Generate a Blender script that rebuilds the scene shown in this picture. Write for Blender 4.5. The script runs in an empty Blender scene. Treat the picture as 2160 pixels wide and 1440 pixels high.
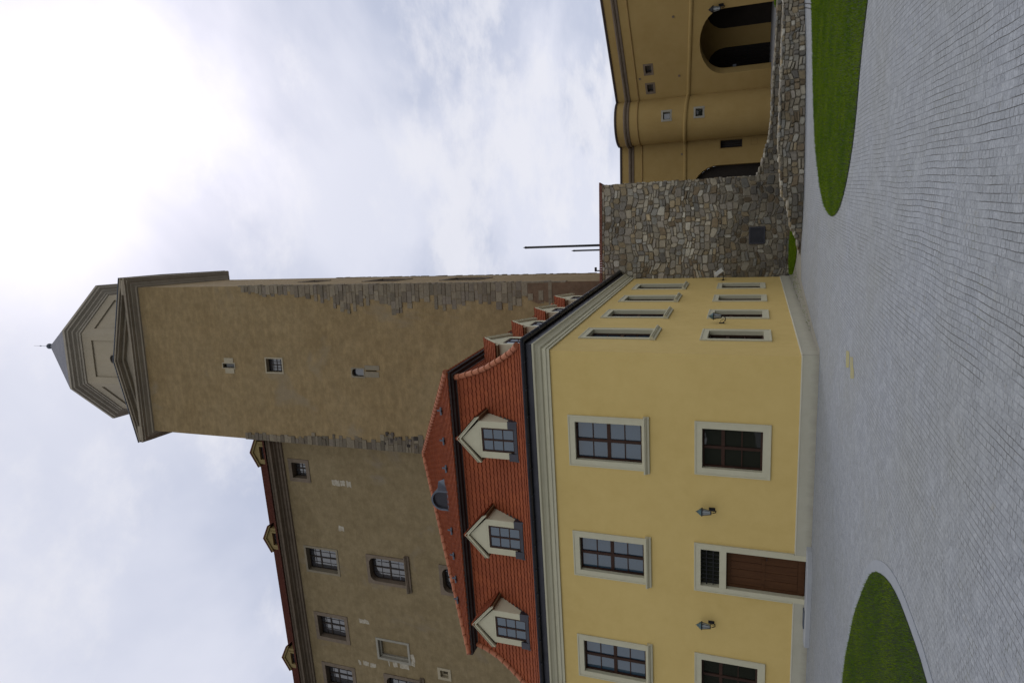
import bpy, math, random
import numpy as np
from mathutils import Vector, Matrix

# ---------------------------------------------------------------- camera, world, sun
scene = bpy.context.scene
COL = scene.collection
R_ = (0.97411387, 0.22537234, 0.01759202)
CAM = Vector((4.84275, -19.22775, 1.805))
fwd = Vector((-0.21787014, 0.91522996, 0.33894943)).normalized()
rgt = Vector(R_); rgt = (rgt - fwd * rgt.dot(fwd)).normalized()
upv = rgt.cross(fwd).normalized()
cd = bpy.data.cameras.new("camera")
cd.sensor_fit = 'HORIZONTAL'; cd.sensor_width = 36.0; cd.lens = 1390.68 / 2160 * 36
cd.clip_start = 0.1; cd.clip_end = 3000
cam = bpy.data.objects.new("camera", cd); COL.objects.link(cam)
# the photographer held the camera on its side: sky at the picture's left edge
M = Matrix(((-upv.x, rgt.x, -fwd.x, CAM.x), (-upv.y, rgt.y, -fwd.y, CAM.y), (-upv.z, rgt.z, -fwd.z, CAM.z), (0, 0, 0, 1)))
cam.matrix_world = M
scene.camera = cam
scene.view_settings.view_transform = 'Standard'
scene.view_settings.look = 'None'
scene.view_settings.exposure = 0.0
scene.view_settings.gamma = 1.0

SUN_EL = math.radians(52); SUN_AZ = math.radians(13)      # azimuth from +Y towards +X
sdir = Vector((math.sin(SUN_AZ) * math.cos(SUN_EL), math.cos(SUN_AZ) * math.cos(SUN_EL), math.sin(SUN_EL)))
sl = bpy.data.lights.new("sun", 'SUN'); sl.energy = 0.6; sl.angle = math.radians(25); sl.color = (1.0, 0.95, 0.88)
so = bpy.data.objects.new("sun", sl); COL.objects.link(so)
so.rotation_euler = sdir.to_track_quat('Z', 'Y').to_euler()

world = bpy.data.worlds.new("World"); scene.world = world; world.use_nodes = True
nt = world.node_tree; nt.nodes.clear()
N = nt.nodes.new; Lk = nt.links.new
out = N('ShaderNodeOutputWorld'); bg = N('ShaderNodeBackground')
sky = N('ShaderNodeTexSky'); sky.sky_type = 'NISHITA'; sky.sun_disc = False
sky.sun_elevation = SUN_EL; sky.sun_rotation = SUN_AZ
bg.inputs['Strength'].default_value = 0.1
tc = N('ShaderNodeTexCoord')
def vmath(op, a, b=None):
    n = N('ShaderNodeVectorMath'); n.operation = op; Lk(a, n.inputs[0])
    if b is not None:
        if hasattr(b, 'is_linked'): Lk(b, n.inputs[1])
        else: n.inputs[1].default_value = b
    return n
def fmath(op, a, b=0.0, clamp=False):
    n = N('ShaderNodeMath'); n.operation = op; n.use_clamp = clamp
    for i, v in enumerate((a, b)):
        if hasattr(v, 'is_linked'): Lk(v, n.inputs[i])
        else: n.inputs[i].default_value = v
    return n.outputs[0]
sep = N('ShaderNodeSeparateXYZ'); Lk(tc.outputs['Generated'], sep.inputs[0])
zc = fmath('ADD', fmath('MAXIMUM', sep.outputs[2], 0.0), 0.22)
com = N('ShaderNodeCombineXYZ')
Lk(fmath('DIVIDE', sep.outputs[0], zc), com.inputs[0]); Lk(fmath('DIVIDE', sep.outputs[1], zc), com.inputs[1])
def wnoise(scale, detail, rough, dist, off):
    mp = vmath('ADD', com.outputs[0], off)
    n = N('ShaderNodeTexNoise'); n.inputs['Scale'].default_value = scale; n.inputs['Detail'].default_value = detail
    n.inputs['Roughness'].default_value = rough; n.inputs['Distortion'].default_value = dist
    Lk(mp.outputs[0], n.inputs['Vector']); return n.outputs[0]
def wramp(v, a, b):
    n = N('ShaderNodeMapRange'); n.interpolation_type = 'SMOOTHSTEP'; Lk(v, n.inputs[0])
    n.inputs[1].default_value = a; n.inputs[2].default_value = b; return n.outputs[0]
def wmix(f, a, b):
    n = N('ShaderNodeMix'); n.data_type = 'RGBA'
    if hasattr(f, 'is_linked'): Lk(f, n.inputs[0])
    else: n.inputs[0].default_value = f
    for i, v in ((6, a), (7, b)):
        if hasattr(v, 'is_linked'): Lk(v, n.inputs[i])
        else: n.inputs[i].default_value = v
    return n.outputs[2]
n1 = wnoise(1.15, 6, 0.52, 0.35, (3.1, 1.7, 0)); n2 = wnoise(2.7, 9, 0.62, 0.12, (8.0, 4.0, 1.0))
# colours below are divided by the background strength 0.1
dark = (5.3, 5.75, 7.2, 1); light = (7.6, 7.8, 8.9, 1)
c1 = wmix(wramp(n1, 0.40, 0.60), dark, light)
c2 = wmix(fmath('MULTIPLY', wramp(n2, 0.47, 0.64), 0.75), c1, (8.6, 8.6, 9.2, 1))
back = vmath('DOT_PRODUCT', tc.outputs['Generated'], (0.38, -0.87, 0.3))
c2 = wmix(wramp(back.outputs['Value'], -0.1, 0.7), c2, (8.9, 9.1, 9.6, 1))   # unseen sky behind the camera, brightened to light the facades
dt = vmath('DOT_PRODUCT', tc.outputs['Generated'], tuple(sdir))
glow = fmath('MULTIPLY', fmath('POWER', fmath('MAXIMUM', dt.outputs['Value'], 0.0), 60.0), fmath('ADD', wramp(n1, 0.36, 0.58), 0.7))
gl = wmix(fmath('MULTIPLY', glow, 0.95, True), c2, (14.5, 13.6, 14.6, 1))
skc = vmath('MINIMUM', sky.outputs[0], (9.0, 9.0, 10.0))
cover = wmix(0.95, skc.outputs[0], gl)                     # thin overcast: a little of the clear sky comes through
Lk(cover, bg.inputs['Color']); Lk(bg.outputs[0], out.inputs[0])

# ---------------------------------------------------------------- mesh helpers
class Fr:
    """wall frame: x along the wall, n outwards, z up"""
    def __init__(s, o, ex, en): s.o = Vector(o); s.ex = Vector(ex); s.en = Vector(en)
    def __call__(s, x, n, z): return s.o + s.ex * x + s.en * n + Vector((0, 0, z))
WORLD = lambda x, y, z: Vector((x, y, z))
class MB:
    def __init__(s): s.v = []; s.f = []; s.c = []; s.uv = {}; s.mi = []; s.sm = []
    def pts(s, ps, col=None):
        i = len(s.v); s.v += [tuple(p) for p in ps]; s.c += [col] * len(ps); return list(range(i, i + len(ps)))
    def face(s, idx, mi=0, sm=False): s.f.append(tuple(idx)); s.mi.append(mi); s.sm.append(sm)
    def poly(s, ps, col=None, mi=0): s.face(s.pts(ps, col), mi)
    def box(s, f, x0, x1, n0, n1, z0, z1, col=None, mi=0):
        P = s.pts([f(x, n, z) for z in (z0, z1) for n in (n0, n1) for x in (x0, x1)], col)
        for q in ((0, 2, 3, 1), (4, 5, 7, 6), (0, 1, 5, 4), (2, 6, 7, 3), (0, 4, 6, 2), (1, 3, 7, 5)):
            s.face([P[i] for i in q], mi)
    def prism(s, f, pl, n0, n1, col=None, mi=0):          # polygon in (x,z) extruded along n
        a = s.pts([f(x, n0, z) for x, z in pl], col); b = s.pts([f(x, n1, z) for x, z in pl], col); k = len(pl)
        s.face(a[::-1], mi); s.face(b, mi)
        for i in range(k): s.face((a[i], a[(i + 1) % k], b[(i + 1) % k], b[i]), mi)
    def ring(s, f, po, pi, n0, n1, col=None, mi=0):       # ring between two outlines, extruded
        k = len(po)
        A = s.pts([f(x, n0, z) for x, z in po], col); B = s.pts([f(x, n1, z) for x, z in po], col)
        Cc = s.pts([f(x, n0, z) for x, z in pi], col); D = s.pts([f(x, n1, z) for x, z in pi], col)
        for i in range(k):
            j = (i + 1) % k
            s.face((B[i], B[j], D[j], D[i]), mi); s.face((A[i], Cc[i], Cc[j], A[j]), mi)
            s.face((A[i], A[j], B[j], B[i]), mi); s.face((Cc[i], D[i], D[j], Cc[j]), mi)
    def loft(s, rings, closed=True, cap0=False, cap1=False, sm=False, mi=0):
        R = [s.pts(r) for r in rings]
        for a, b in zip(R, R[1:]):
            k = len(a)
            for i in range(k if closed else k - 1):
                j = (i + 1) % k; s.face((a[i], a[j], b[j], b[i]), mi, sm)
        if cap0: s.face(R[0][::-1], mi)
        if cap1: s.face(R[-1], mi)
    def tube(s, path, r, k=8, cap=True, sm=True, mi=0):
        path = [Vector(p) for p in path]; rs = r if isinstance(r, (list, tuple)) else [r] * len(path)
        rings = []
        for i, p in enumerate(path):
            d = (path[min(i + 1, len(path) - 1)] - path[max(i - 1, 0)]).normalized()
            a = d.cross(Vector((0, 0, 1)))
            if a.length < 1e-3: a = Vector((1, 0, 0))
            a.normalize(); b = d.cross(a)
            rings.append([p + (a * math.cos(t) + b * math.sin(t)) * rs[i] for t in [2 * math.pi * q / k for q in range(k)]])
        s.loft(rings, True, cap, cap, sm, mi)
    def lathe(s, c, prof, k=16, sm=True, mi=0):
        c = Vector(c)
        s.loft([[c + Vector((r * math.cos(2 * math.pi * q / k), r * math.sin(2 * math.pi * q / k), z)) for q in range(k)] for r, z in prof], True, True, True, sm, mi)
    def grid(s, f, x0, x1, z0, z1, holes=(), n=0.0, mi=0):
        xs = sorted({x0, x1, *[h[0] for h in holes], *[h[1] for h in holes]}); zs = sorted({z0, z1, *[h[2] for h in holes], *[h[3] for h in holes]})
        xs = [x for x in xs if x0 <= x <= x1]; zs = [z for z in zs if z0 <= z <= z1]
        for a, b in zip(xs, xs[1:]):
            for c, d in zip(zs, zs[1:]):
                mx, mz = (a + b) / 2, (c + d) / 2
                if any(h[0] < mx < h[1] and h[2] < mz < h[3] for h in holes): continue
                s.poly([f(a, n, c), f(b, n, c), f(b, n, d), f(a, n, d)], mi=mi)
    def build(s, name, mat, parent=None):
        me = bpy.data.meshes.new(name)
        off = parent_loc(parent)
        V = np.array(s.v, dtype=np.float64).reshape(-1, 3) - np.array(off)
        me.from_pydata(V.tolist(), [], s.f)
        mats = mat if isinstance(mat, (list, tuple)) else [mat]
        for m in mats: me.materials.append(m)
        me.polygons.foreach_set('material_index', s.mi); me.polygons.foreach_set('use_smooth', s.sm)
        if any(c is not None for c in s.c):
            ca = me.color_attributes.new("Col", 'FLOAT_COLOR', 'POINT')
            ca.data.foreach_set('color', np.array([(c if c is not None else (.3, .3, .3)) + (1.0,) for c in s.c], dtype=np.float32).ravel())
        if s.uv:
            ul = me.uv_layers.new(name="UVMap"); arr = np.zeros((len(me.loops), 2), np.float32)
            vi = np.zeros(len(me.loops), np.int32); me.loops.foreach_get('vertex_index', vi)
            U = np.zeros((len(s.v), 2), np.float32)
            for k, w in s.uv.items(): U[k] = w
            arr = U[vi]; ul.data.foreach_set('uv', arr.ravel())
        me.update()
        o = bpy.data.objects.new(name, me); COL.objects.link(o)
        if parent: o.parent = parent
        return o
def parent_loc(p):
    v = Vector((0, 0, 0))
    while p is not None: v = v + p.location; p = p.parent
    return tuple(v)
def empty(name, loc, label, cat, group=None):
    o = bpy.data.objects.new(name, None); COL.objects.link(o); o.location = loc; o.empty_display_size = 0.3
    o['label'] = label; o['category'] = cat
    if group: o['group'] = group
    return o
def structure(o): o['kind'] = 'structure'; return o
def copy_tree(o, parent=None):
    c = o.copy(); COL.objects.link(c)
    if parent: c.parent = parent
    for ch in list(o.children): copy_tree(ch, c)
    return c
def rect(x0, x1, z0, z1): return [(x0, z0), (x1, z0), (x1, z1), (x0, z1)]
def rrect(x0, x1, z0, z1, r, k=6):                        # rectangle with rounded upper corners
    p = [(x0, z0), (x1, z0)]
    p += [(x1 - r + r * math.cos(t), z1 - r + r * math.sin(t)) for t in [math.pi / 2 * i / k for i in range(k + 1)]]
    p += [(x0 + r - r * math.sin(t), z1 - r + r * math.cos(t)) for t in [math.pi / 2 * i / k for i in range(k + 1)]]
    return p
def arch_pts(x0, x1, z0, zs, zt, k=14):                    # opening with an elliptic arch
    c = (x0 + x1) / 2; h = (x1 - x0) / 2
    return [(x0, z0), (x1, z0)] + [(c + h * math.cos(t), zs + (zt - zs) * math.sin(t)) for t in [math.pi * i / k for i in range(k + 1)]]

# ---------------------------------------------------------------- materials
def material(name, base, rough=0.8, spec=0.3, metal=0.0):
    m = bpy.data.materials.new(name); m.use_nodes = True
    b = m.node_tree.nodes['Principled BSDF']; b.inputs['Base Color'].default_value = (*base, 1); b.inputs['Roughness'].default_value = rough
    b.inputs['Specular IOR Level'].default_value = spec; b.inputs['Metallic'].default_value = metal
    return m, m.node_tree, b
class NT:
    def __init__(s, nt): s.nt = nt
    def n(s, t, **kw):
        n = s.nt.nodes.new(t)
        for k, v in kw.items(): setattr(n, k, v)
        return n
    def link(s, a, b): s.nt.links.new(a, b)
    def set(s, sock, v):
        if hasattr(v, 'is_linked'): s.link(v, sock)
        else: sock.default_value = v
    def coord(s, scale=(1, 1, 1), rot=(0, 0, 0), which='Object', world=False):
        if world: src = s.n('ShaderNodeNewGeometry').outputs['Position']
        else: src = s.n('ShaderNodeTexCoord').outputs[which]
        m = s.n('ShaderNodeMapping'); s.link(src, m.inputs[0]); m.inputs['Scale'].default_value = scale; m.inputs['Rotation'].default_value = rot
        return m.outputs[0]
    def noise(s, vec, scale, detail=4, rough=0.55, dist=0.0):
        n = s.n('ShaderNodeTexNoise'); s.link(vec, n.inputs['Vector']); n.inputs['Scale'].default_value = scale
        n.inputs['Detail'].default_value = detail; n.inputs['Roughness'].default_value = rough; n.inputs['Distortion'].default_value = dist
        return n.outputs[0]
    def rng(s, v, a, b, c=0.0, d=1.0):
        n = s.n('ShaderNodeMapRange'); s.set(n.inputs[0], v); n.inputs[1].default_value = a; n.inputs[2].default_value = b
        n.inputs[3].default_value = c; n.inputs[4].default_value = d; return n.outputs[0]
    def mix(s, f, a, b, blend='MIX'):
        n = s.n('ShaderNodeMix', data_type='RGBA', blend_type=blend); s.set(n.inputs[0], f)
        s.set(n.inputs[6], a if hasattr(a, 'is_linked') else (*a, 1)); s.set(n.inputs[7], b if hasattr(b, 'is_linked') else (*b, 1)); return n.outputs[2]
    def math(s, op, a, b=0.0):
        n = s.n('ShaderNodeMath', operation=op); s.set(n.inputs[0], a); s.set(n.inputs[1], b); return n.outputs[0]
    def bump(s, h, strength, dist, bsdf, normal=None):
        n = s.n('ShaderNodeBump'); n.inputs['Strength'].default_value = strength; n.inputs['Distance'].default_value = dist; s.link(h, n.inputs['Height'])
        if normal: s.link(normal, n.inputs['Normal'])
        s.link(n.outputs[0], bsdf.inputs['Normal']); return n.outputs[0]
def varied(name, a, b, c=None, s1=0.6, s2=6.0, rough=0.85, bump=0.25, bdist=0.01, stretch=(1, 1, 1), spec=0.2, lo=0.35, hi=0.68, fine=60.0, metal=0.0):
    m, t, bs = material(name, a, rough, spec, metal); k = NT(t)
    v = k.coord(stretch, world=True); g = k.coord(world=True)
    f1 = k.rng(k.noise(v, s1, 5, 0.6), lo, hi); f2 = k.rng(k.noise(v, s2, 6, 0.65), 0.35, 0.7)
    col = k.mix(f1, a, b)
    if c: col = k.mix(k.math('MULTIPLY', f2, 0.6), col, c)
    k.link(col, bs.inputs['Base Color'])
    if bump: k.bump(k.math('ADD', k.noise(g, fine, 3), k.math('MULTIPLY', f2, 0.5)), bump, bdist, bs)
    return m
def sc(c, k): return tuple(x * k for x in c)

YEL = varied("yellow_plaster", (0.595, 0.437, 0.160), (0.545, 0.393, 0.137), (0.625, 0.467, 0.180), 0.35, 2.5, bump=0.12, bdist=0.004)
CREAM = varied("cream_trim", (0.51, 0.48, 0.345), (0.47, 0.44, 0.315), (0.54, 0.51, 0.37), 0.8, 5, bump=0.08, bdist=0.003)
PLINTH = varied("plinth_plaster", (0.43, 0.41, 0.32), (0.39, 0.37, 0.29), (0.45, 0.43, 0.345), 0.8, 4, bump=0.1, bdist=0.003)
def add_splash(m, h, col):
    k = NT(m.node_tree); b_ = m.node_tree.nodes['Principled BSDF']; src = b_.inputs['Base Color'].links[0].from_socket
    geo = k.n('ShaderNodeNewGeometry'); sp_ = k.n('ShaderNodeSeparateXYZ'); k.link(geo.outputs['Position'], sp_.inputs[0])
    nz = k.noise(k.coord((1, 1, 0.35), world=True), 5.0, 5, 0.7)
    f_ = k.rng(k.math('SUBTRACT', sp_.outputs[2], k.math('MULTIPLY', nz, h)), -h * .75, h * .1, 0.75, 0.0)
    k.link(k.mix(f_, src, col), b_.inputs['Base Color'])
add_splash(PLINTH, 0.32, (0.24, 0.22, 0.18))
SASH = varied("dark_brown_wood", (0.035, 0.018, 0.012), (0.05, 0.024, 0.016), None, 3, 10, rough=0.6, bump=0.05, bdist=0.002, spec=0.15)
SASHP = varied("weathered_window_wood", (0.025, 0.018, 0.014), (0.04, 0.028, 0.02), None, 3, 10, rough=0.6, bump=0.05, bdist=0.002)
DOORW = varied("door_wood", (0.078, 0.034, 0.014), (0.052, 0.022, 0.010), (0.102, 0.044, 0.018), 3.0, 14, rough=0.65, bump=0.1, bdist=0.003, stretch=(6, 6, 0.5), spec=0.12)
ZINC = varied("dark_zinc", (0.045, 0.045, 0.055), (0.03, 0.03, 0.038), None, 1.5, 6, rough=0.42, bump=0.03, bdist=0.002, metal=0.5, spec=0.5)
LEAD = varied("grey_sheet_metal", (0.10, 0.115, 0.14), (0.075, 0.085, 0.105), None, 2, 8, rough=0.5, bump=0.05, bdist=0.003, metal=0.3)
BOARD = varied("dark_eaves_board", (0.03, 0.022, 0.02), (0.045, 0.032, 0.028), None, 2, 8, rough=0.6, bump=0.05, bdist=0.003)
SOFFIT = varied("brown_soffit_wood", (0.17, 0.10, 0.05), (0.12, 0.07, 0.035), None, 3, 10, rough=0.7)
IRON = varied("wrought_iron", (0.018, 0.018, 0.02), (0.03, 0.03, 0.032), None, 5, 20, rough=0.5, bump=0.05, bdist=0.001, metal=0.4)
COPPER = varied("weathered_lantern_metal", (0.10, 0.16, 0.17), (0.05, 0.08, 0.085), None, 12, 30, rough=0.5, bump=0.05, bdist=0.001, metal=0.3)
WHITE = varied("white_enamel", (0.62, 0.63, 0.62), (0.55, 0.56, 0.55), None, 3, 9, rough=0.4, bump=0.0)
OCHRE = varied("ochre_plaster", (0.335, 0.230, 0.084), (0.295, 0.198, 0.070), (0.365, 0.255, 0.10), 0.3, 1.6, bump=0.15, bdist=0.006)
OCHD = varied("ochre_trim", (0.30, 0.20, 0.075), (0.26, 0.17, 0.065), None, 0.8, 3, bump=0.1, bdist=0.005)
DSTONE = varied("dark_stone_trim", (0.16, 0.12, 0.085), (0.11, 0.085, 0.06), (0.20, 0.16, 0.12), 0.8, 4, bump=0.25, bdist=0.01)
GSTONE = varied("grey_stone_trim", (0.27, 0.25, 0.20), (0.21, 0.195, 0.16), (0.31, 0.29, 0.24), 0.8, 5, bump=0.2, bdist=0.01)
FSTONE = varied("faded_stone_trim", (0.21, 0.175, 0.12), (0.17, 0.145, 0.105), (0.24, 0.205, 0.145), 0.8, 5, bump=0.2, bdist=0.01)
LSTONE = varied("pale_stone_trim", (0.335, 0.285, 0.195), (0.28, 0.24, 0.165), (0.37, 0.32, 0.225), 1.2, 6, bump=0.2, bdist=0.01)
LTRIM = varied("pale_lantern_cornice", (0.36, 0.315, 0.25), (0.29, 0.255, 0.205), (0.40, 0.355, 0.285), 0.5, 3, bump=0.2, bdist=0.01)
TRIM = varied("tower_cornice_stone", (0.285, 0.24, 0.175), (0.20, 0.17, 0.13), (0.32, 0.275, 0.21), 0.5, 3, bump=0.2, bdist=0.01)
LANT = varied("tower_lantern_plaster", (0.34, 0.285, 0.20), (0.29, 0.25, 0.185), (0.36, 0.31, 0.23), 0.4, 2.5, bump=0.2, bdist=0.01, stretch=(1, 1, 0.5))
SLATE = varied("tower_roof_slate", (0.135, 0.13, 0.145), (0.10, 0.10, 0.115), None, 0.8, 5, rough=0.6, bump=0.2, bdist=0.02)
PATCHM = varied("pale_repair_plaster", (0.40, 0.365, 0.29), (0.25, 0.21, 0.15), (0.45, 0.41, 0.33), 3.5, 8, bump=0.4, bdist=0.02, hi=0.6)
EARTH = varied("dark_soil", (0.10, 0.085, 0.06), (0.06, 0.055, 0.035), (0.13, 0.11, 0.08), 1.5, 8, bump=0.6, bdist=0.03)
GRAVEL = varied("pale_gravel", (0.27, 0.255, 0.21), (0.22, 0.21, 0.175), (0.31, 0.295, 0.25), 1.2, 14, bump=0.5, bdist=0.01, fine=90)
PAVE = varied("smooth_grey_paving", (0.255, 0.27, 0.29), (0.225, 0.24, 0.26), (0.28, 0.295, 0.315), 1.0, 9, bump=0.15, bdist=0.004)
STEPM = varied("step_stone", (0.36, 0.37, 0.38), (0.31, 0.32, 0.335), None, 1.0, 9, bump=0.15, bdist=0.004)
TERR = varied("terrace_paving", (0.25, 0.25, 0.255), (0.21, 0.21, 0.215), None, 0.8, 8, bump=0.2, bdist=0.006)
YPAINT = varied("worn_yellow_paint", (0.33, 0.285, 0.085), (0.24, 0.235, 0.19), None, 6, 25, rough=0.8, bump=0.2, bdist=0.003, lo=0.3, hi=0.75)
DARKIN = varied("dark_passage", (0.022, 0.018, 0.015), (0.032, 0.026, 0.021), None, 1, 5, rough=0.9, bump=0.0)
BRICKR = varied("red_coping_brick", (0.20, 0.085, 0.06), (0.15, 0.06, 0.045), (0.25, 0.12, 0.09), 3, 9, bump=0.3, bdist=0.01)
SOILG = varied("lawn_soil", (0.010, 0.020, 0.004), (0.016, 0.028, 0.006), None, 2, 9, bump=0.3, bdist=0.02)

def glass(name, base, ior=1.75, rough=0.03, wob=0.015):
    m, t, b = material(name, base, rough, 0.5); k = NT(t); b.inputs['IOR'].default_value = ior
    k.bump(k.noise(k.coord(world=True), 1.6, 2), 0.25, wob, b)
    return m
GLASS = glass("window_glass", (0.026, 0.056, 0.088), 1.75)
GLASSG = glass("ground_floor_glass", (0.018, 0.018, 0.014), 1.55)
GLASSP = glass("old_leaded_glass", (0.05, 0.05, 0.055), 1.9, 0.06, 0.03)
LAMPG = glass("lantern_glass", (0.30, 0.32, 0.32), 1.5, 0.15)

def tower_plaster(name, a, b, c, grey):
    m, t, bs = material(name, a, 0.92, 0.15); k = NT(t); g = k.coord(world=True)
    st = k.coord((0.4, 0.4, 1.5), world=True)
    f1 = k.rng(k.noise(g, 0.30, 7, 0.7, 0.4), 0.36, 0.64); f2 = k.rng(k.noise(st, 2.2, 7, 0.7), 0.42, 0.66); f3 = k.rng(k.noise(g, 1.9, 8, 0.75), 0.40, 0.68)
    col = k.mix(f1, a, b); col = k.mix(k.math('MULTIPLY', f2, 0.65), col, c)
    col = k.mix(k.math('MULTIPLY', f3, 0.55), col, sc(b, 0.62))
    f4 = k.rng(k.noise(k.coord((1, 1, 0.7), world=True), 0.33, 4, 0.55, 0.6), 0.60, 0.70)
    col = k.mix(k.math('MULTIPLY', f4, 0.6), col, grey)
    k.link(col, bs.inputs['Base Color'])
    k.bump(k.math('ADD', k.noise(g, 14, 5, 0.65), k.math('MULTIPLY', f3, 0.6)), 0.5, 0.03, bs)
    return m, k, bs, col
TOWER, tk, tb, tcol = tower_plaster("tower_plaster", (0.258, 0.190, 0.100), (0.220, 0.154, 0.074), (0.325, 0.234, 0.116), (0.225, 0.182, 0.122))
PALACE, _, _, _ = tower_plaster("palace_plaster", (0.232, 0.178, 0.098), (0.200, 0.150, 0.078), (0.262, 0.202, 0.115), (0.205, 0.17, 0.125))

def stone_mat(name, rough=0.9, bump=0.5, bd=0.015):
    m, t, b = material(name, (0.3, 0.3, 0.3), rough, 0.15); k = NT(t); g = k.coord(world=True)
    at = k.n('ShaderNodeAttribute', attribute_name="Col").outputs['Color']
    f = k.rng(k.noise(g, 7, 6, 0.7), 0.3, 0.75, 0.72, 1.18)
    cmb = k.n('ShaderNodeCombineXYZ')
    for i in range(3): k.link(f, cmb.inputs[i])
    k.link(k.mix(1.0, at, cmb.outputs[0], 'MULTIPLY'), b.inputs['Base Color'])
    k.bump(k.noise(g, 22, 6, 0.7), bump, bd, b)
    return m
RUBBLE = stone_mat("rubble_stone"); QUOIN = stone_mat("quoin_stone", bump=0.35)
MORTAR = varied("lime_mortar", (0.20, 0.17, 0.125), (0.14, 0.12, 0.09), (0.25, 0.22, 0.17), 1.2, 9, bump=0.5, bdist=0.02)

def tile_mat(name, a, b, c):
    m, t, bs = material(name, a, 0.85, 0.12); k = NT(t)
    uv = k.n('ShaderNodeTexCoord').outputs['UV']; fl = k.n('ShaderNodeVectorMath', operation='FLOOR'); k.link(uv, fl.inputs[0])
    wn = k.n('ShaderNodeTexWhiteNoise', noise_dimensions='2D'); k.link(fl.outputs[0], wn.inputs[0])
    g = k.coord(world=True); f2 = k.rng(k.noise(g, 0.9, 5, 0.6), 0.35, 0.7); f3 = k.rng(k.noise(g, 9, 5, 0.65), 0.4, 0.75)
    col = k.mix(wn.outputs[0], a, b); col = k.mix(k.math('MULTIPLY', f2, 0.45), col, c); col = k.mix(k.math('MULTIPLY', f3, 0.3), col, sc(b, 0.6))
    k.link(col, bs.inputs['Base Color']); k.bump(k.noise(g, 40, 3), 0.15, 0.004, bs)
    return m
TILE = tile_mat("red_clay_tile", (0.28, 0.075, 0.030), (0.22, 0.056, 0.024), (0.19, 0.052, 0.026))
TILEP = tile_mat("old_red_tile", (0.19, 0.075, 0.05), (0.13, 0.05, 0.04), (0.15, 0.065, 0.05))
RIDGE = varied("ridge_tile", (0.36, 0.125, 0.06), (0.28, 0.09, 0.045), (0.38, 0.16, 0.09), 2, 7, rough=0.7, bump=0.15, bdist=0.005)

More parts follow.
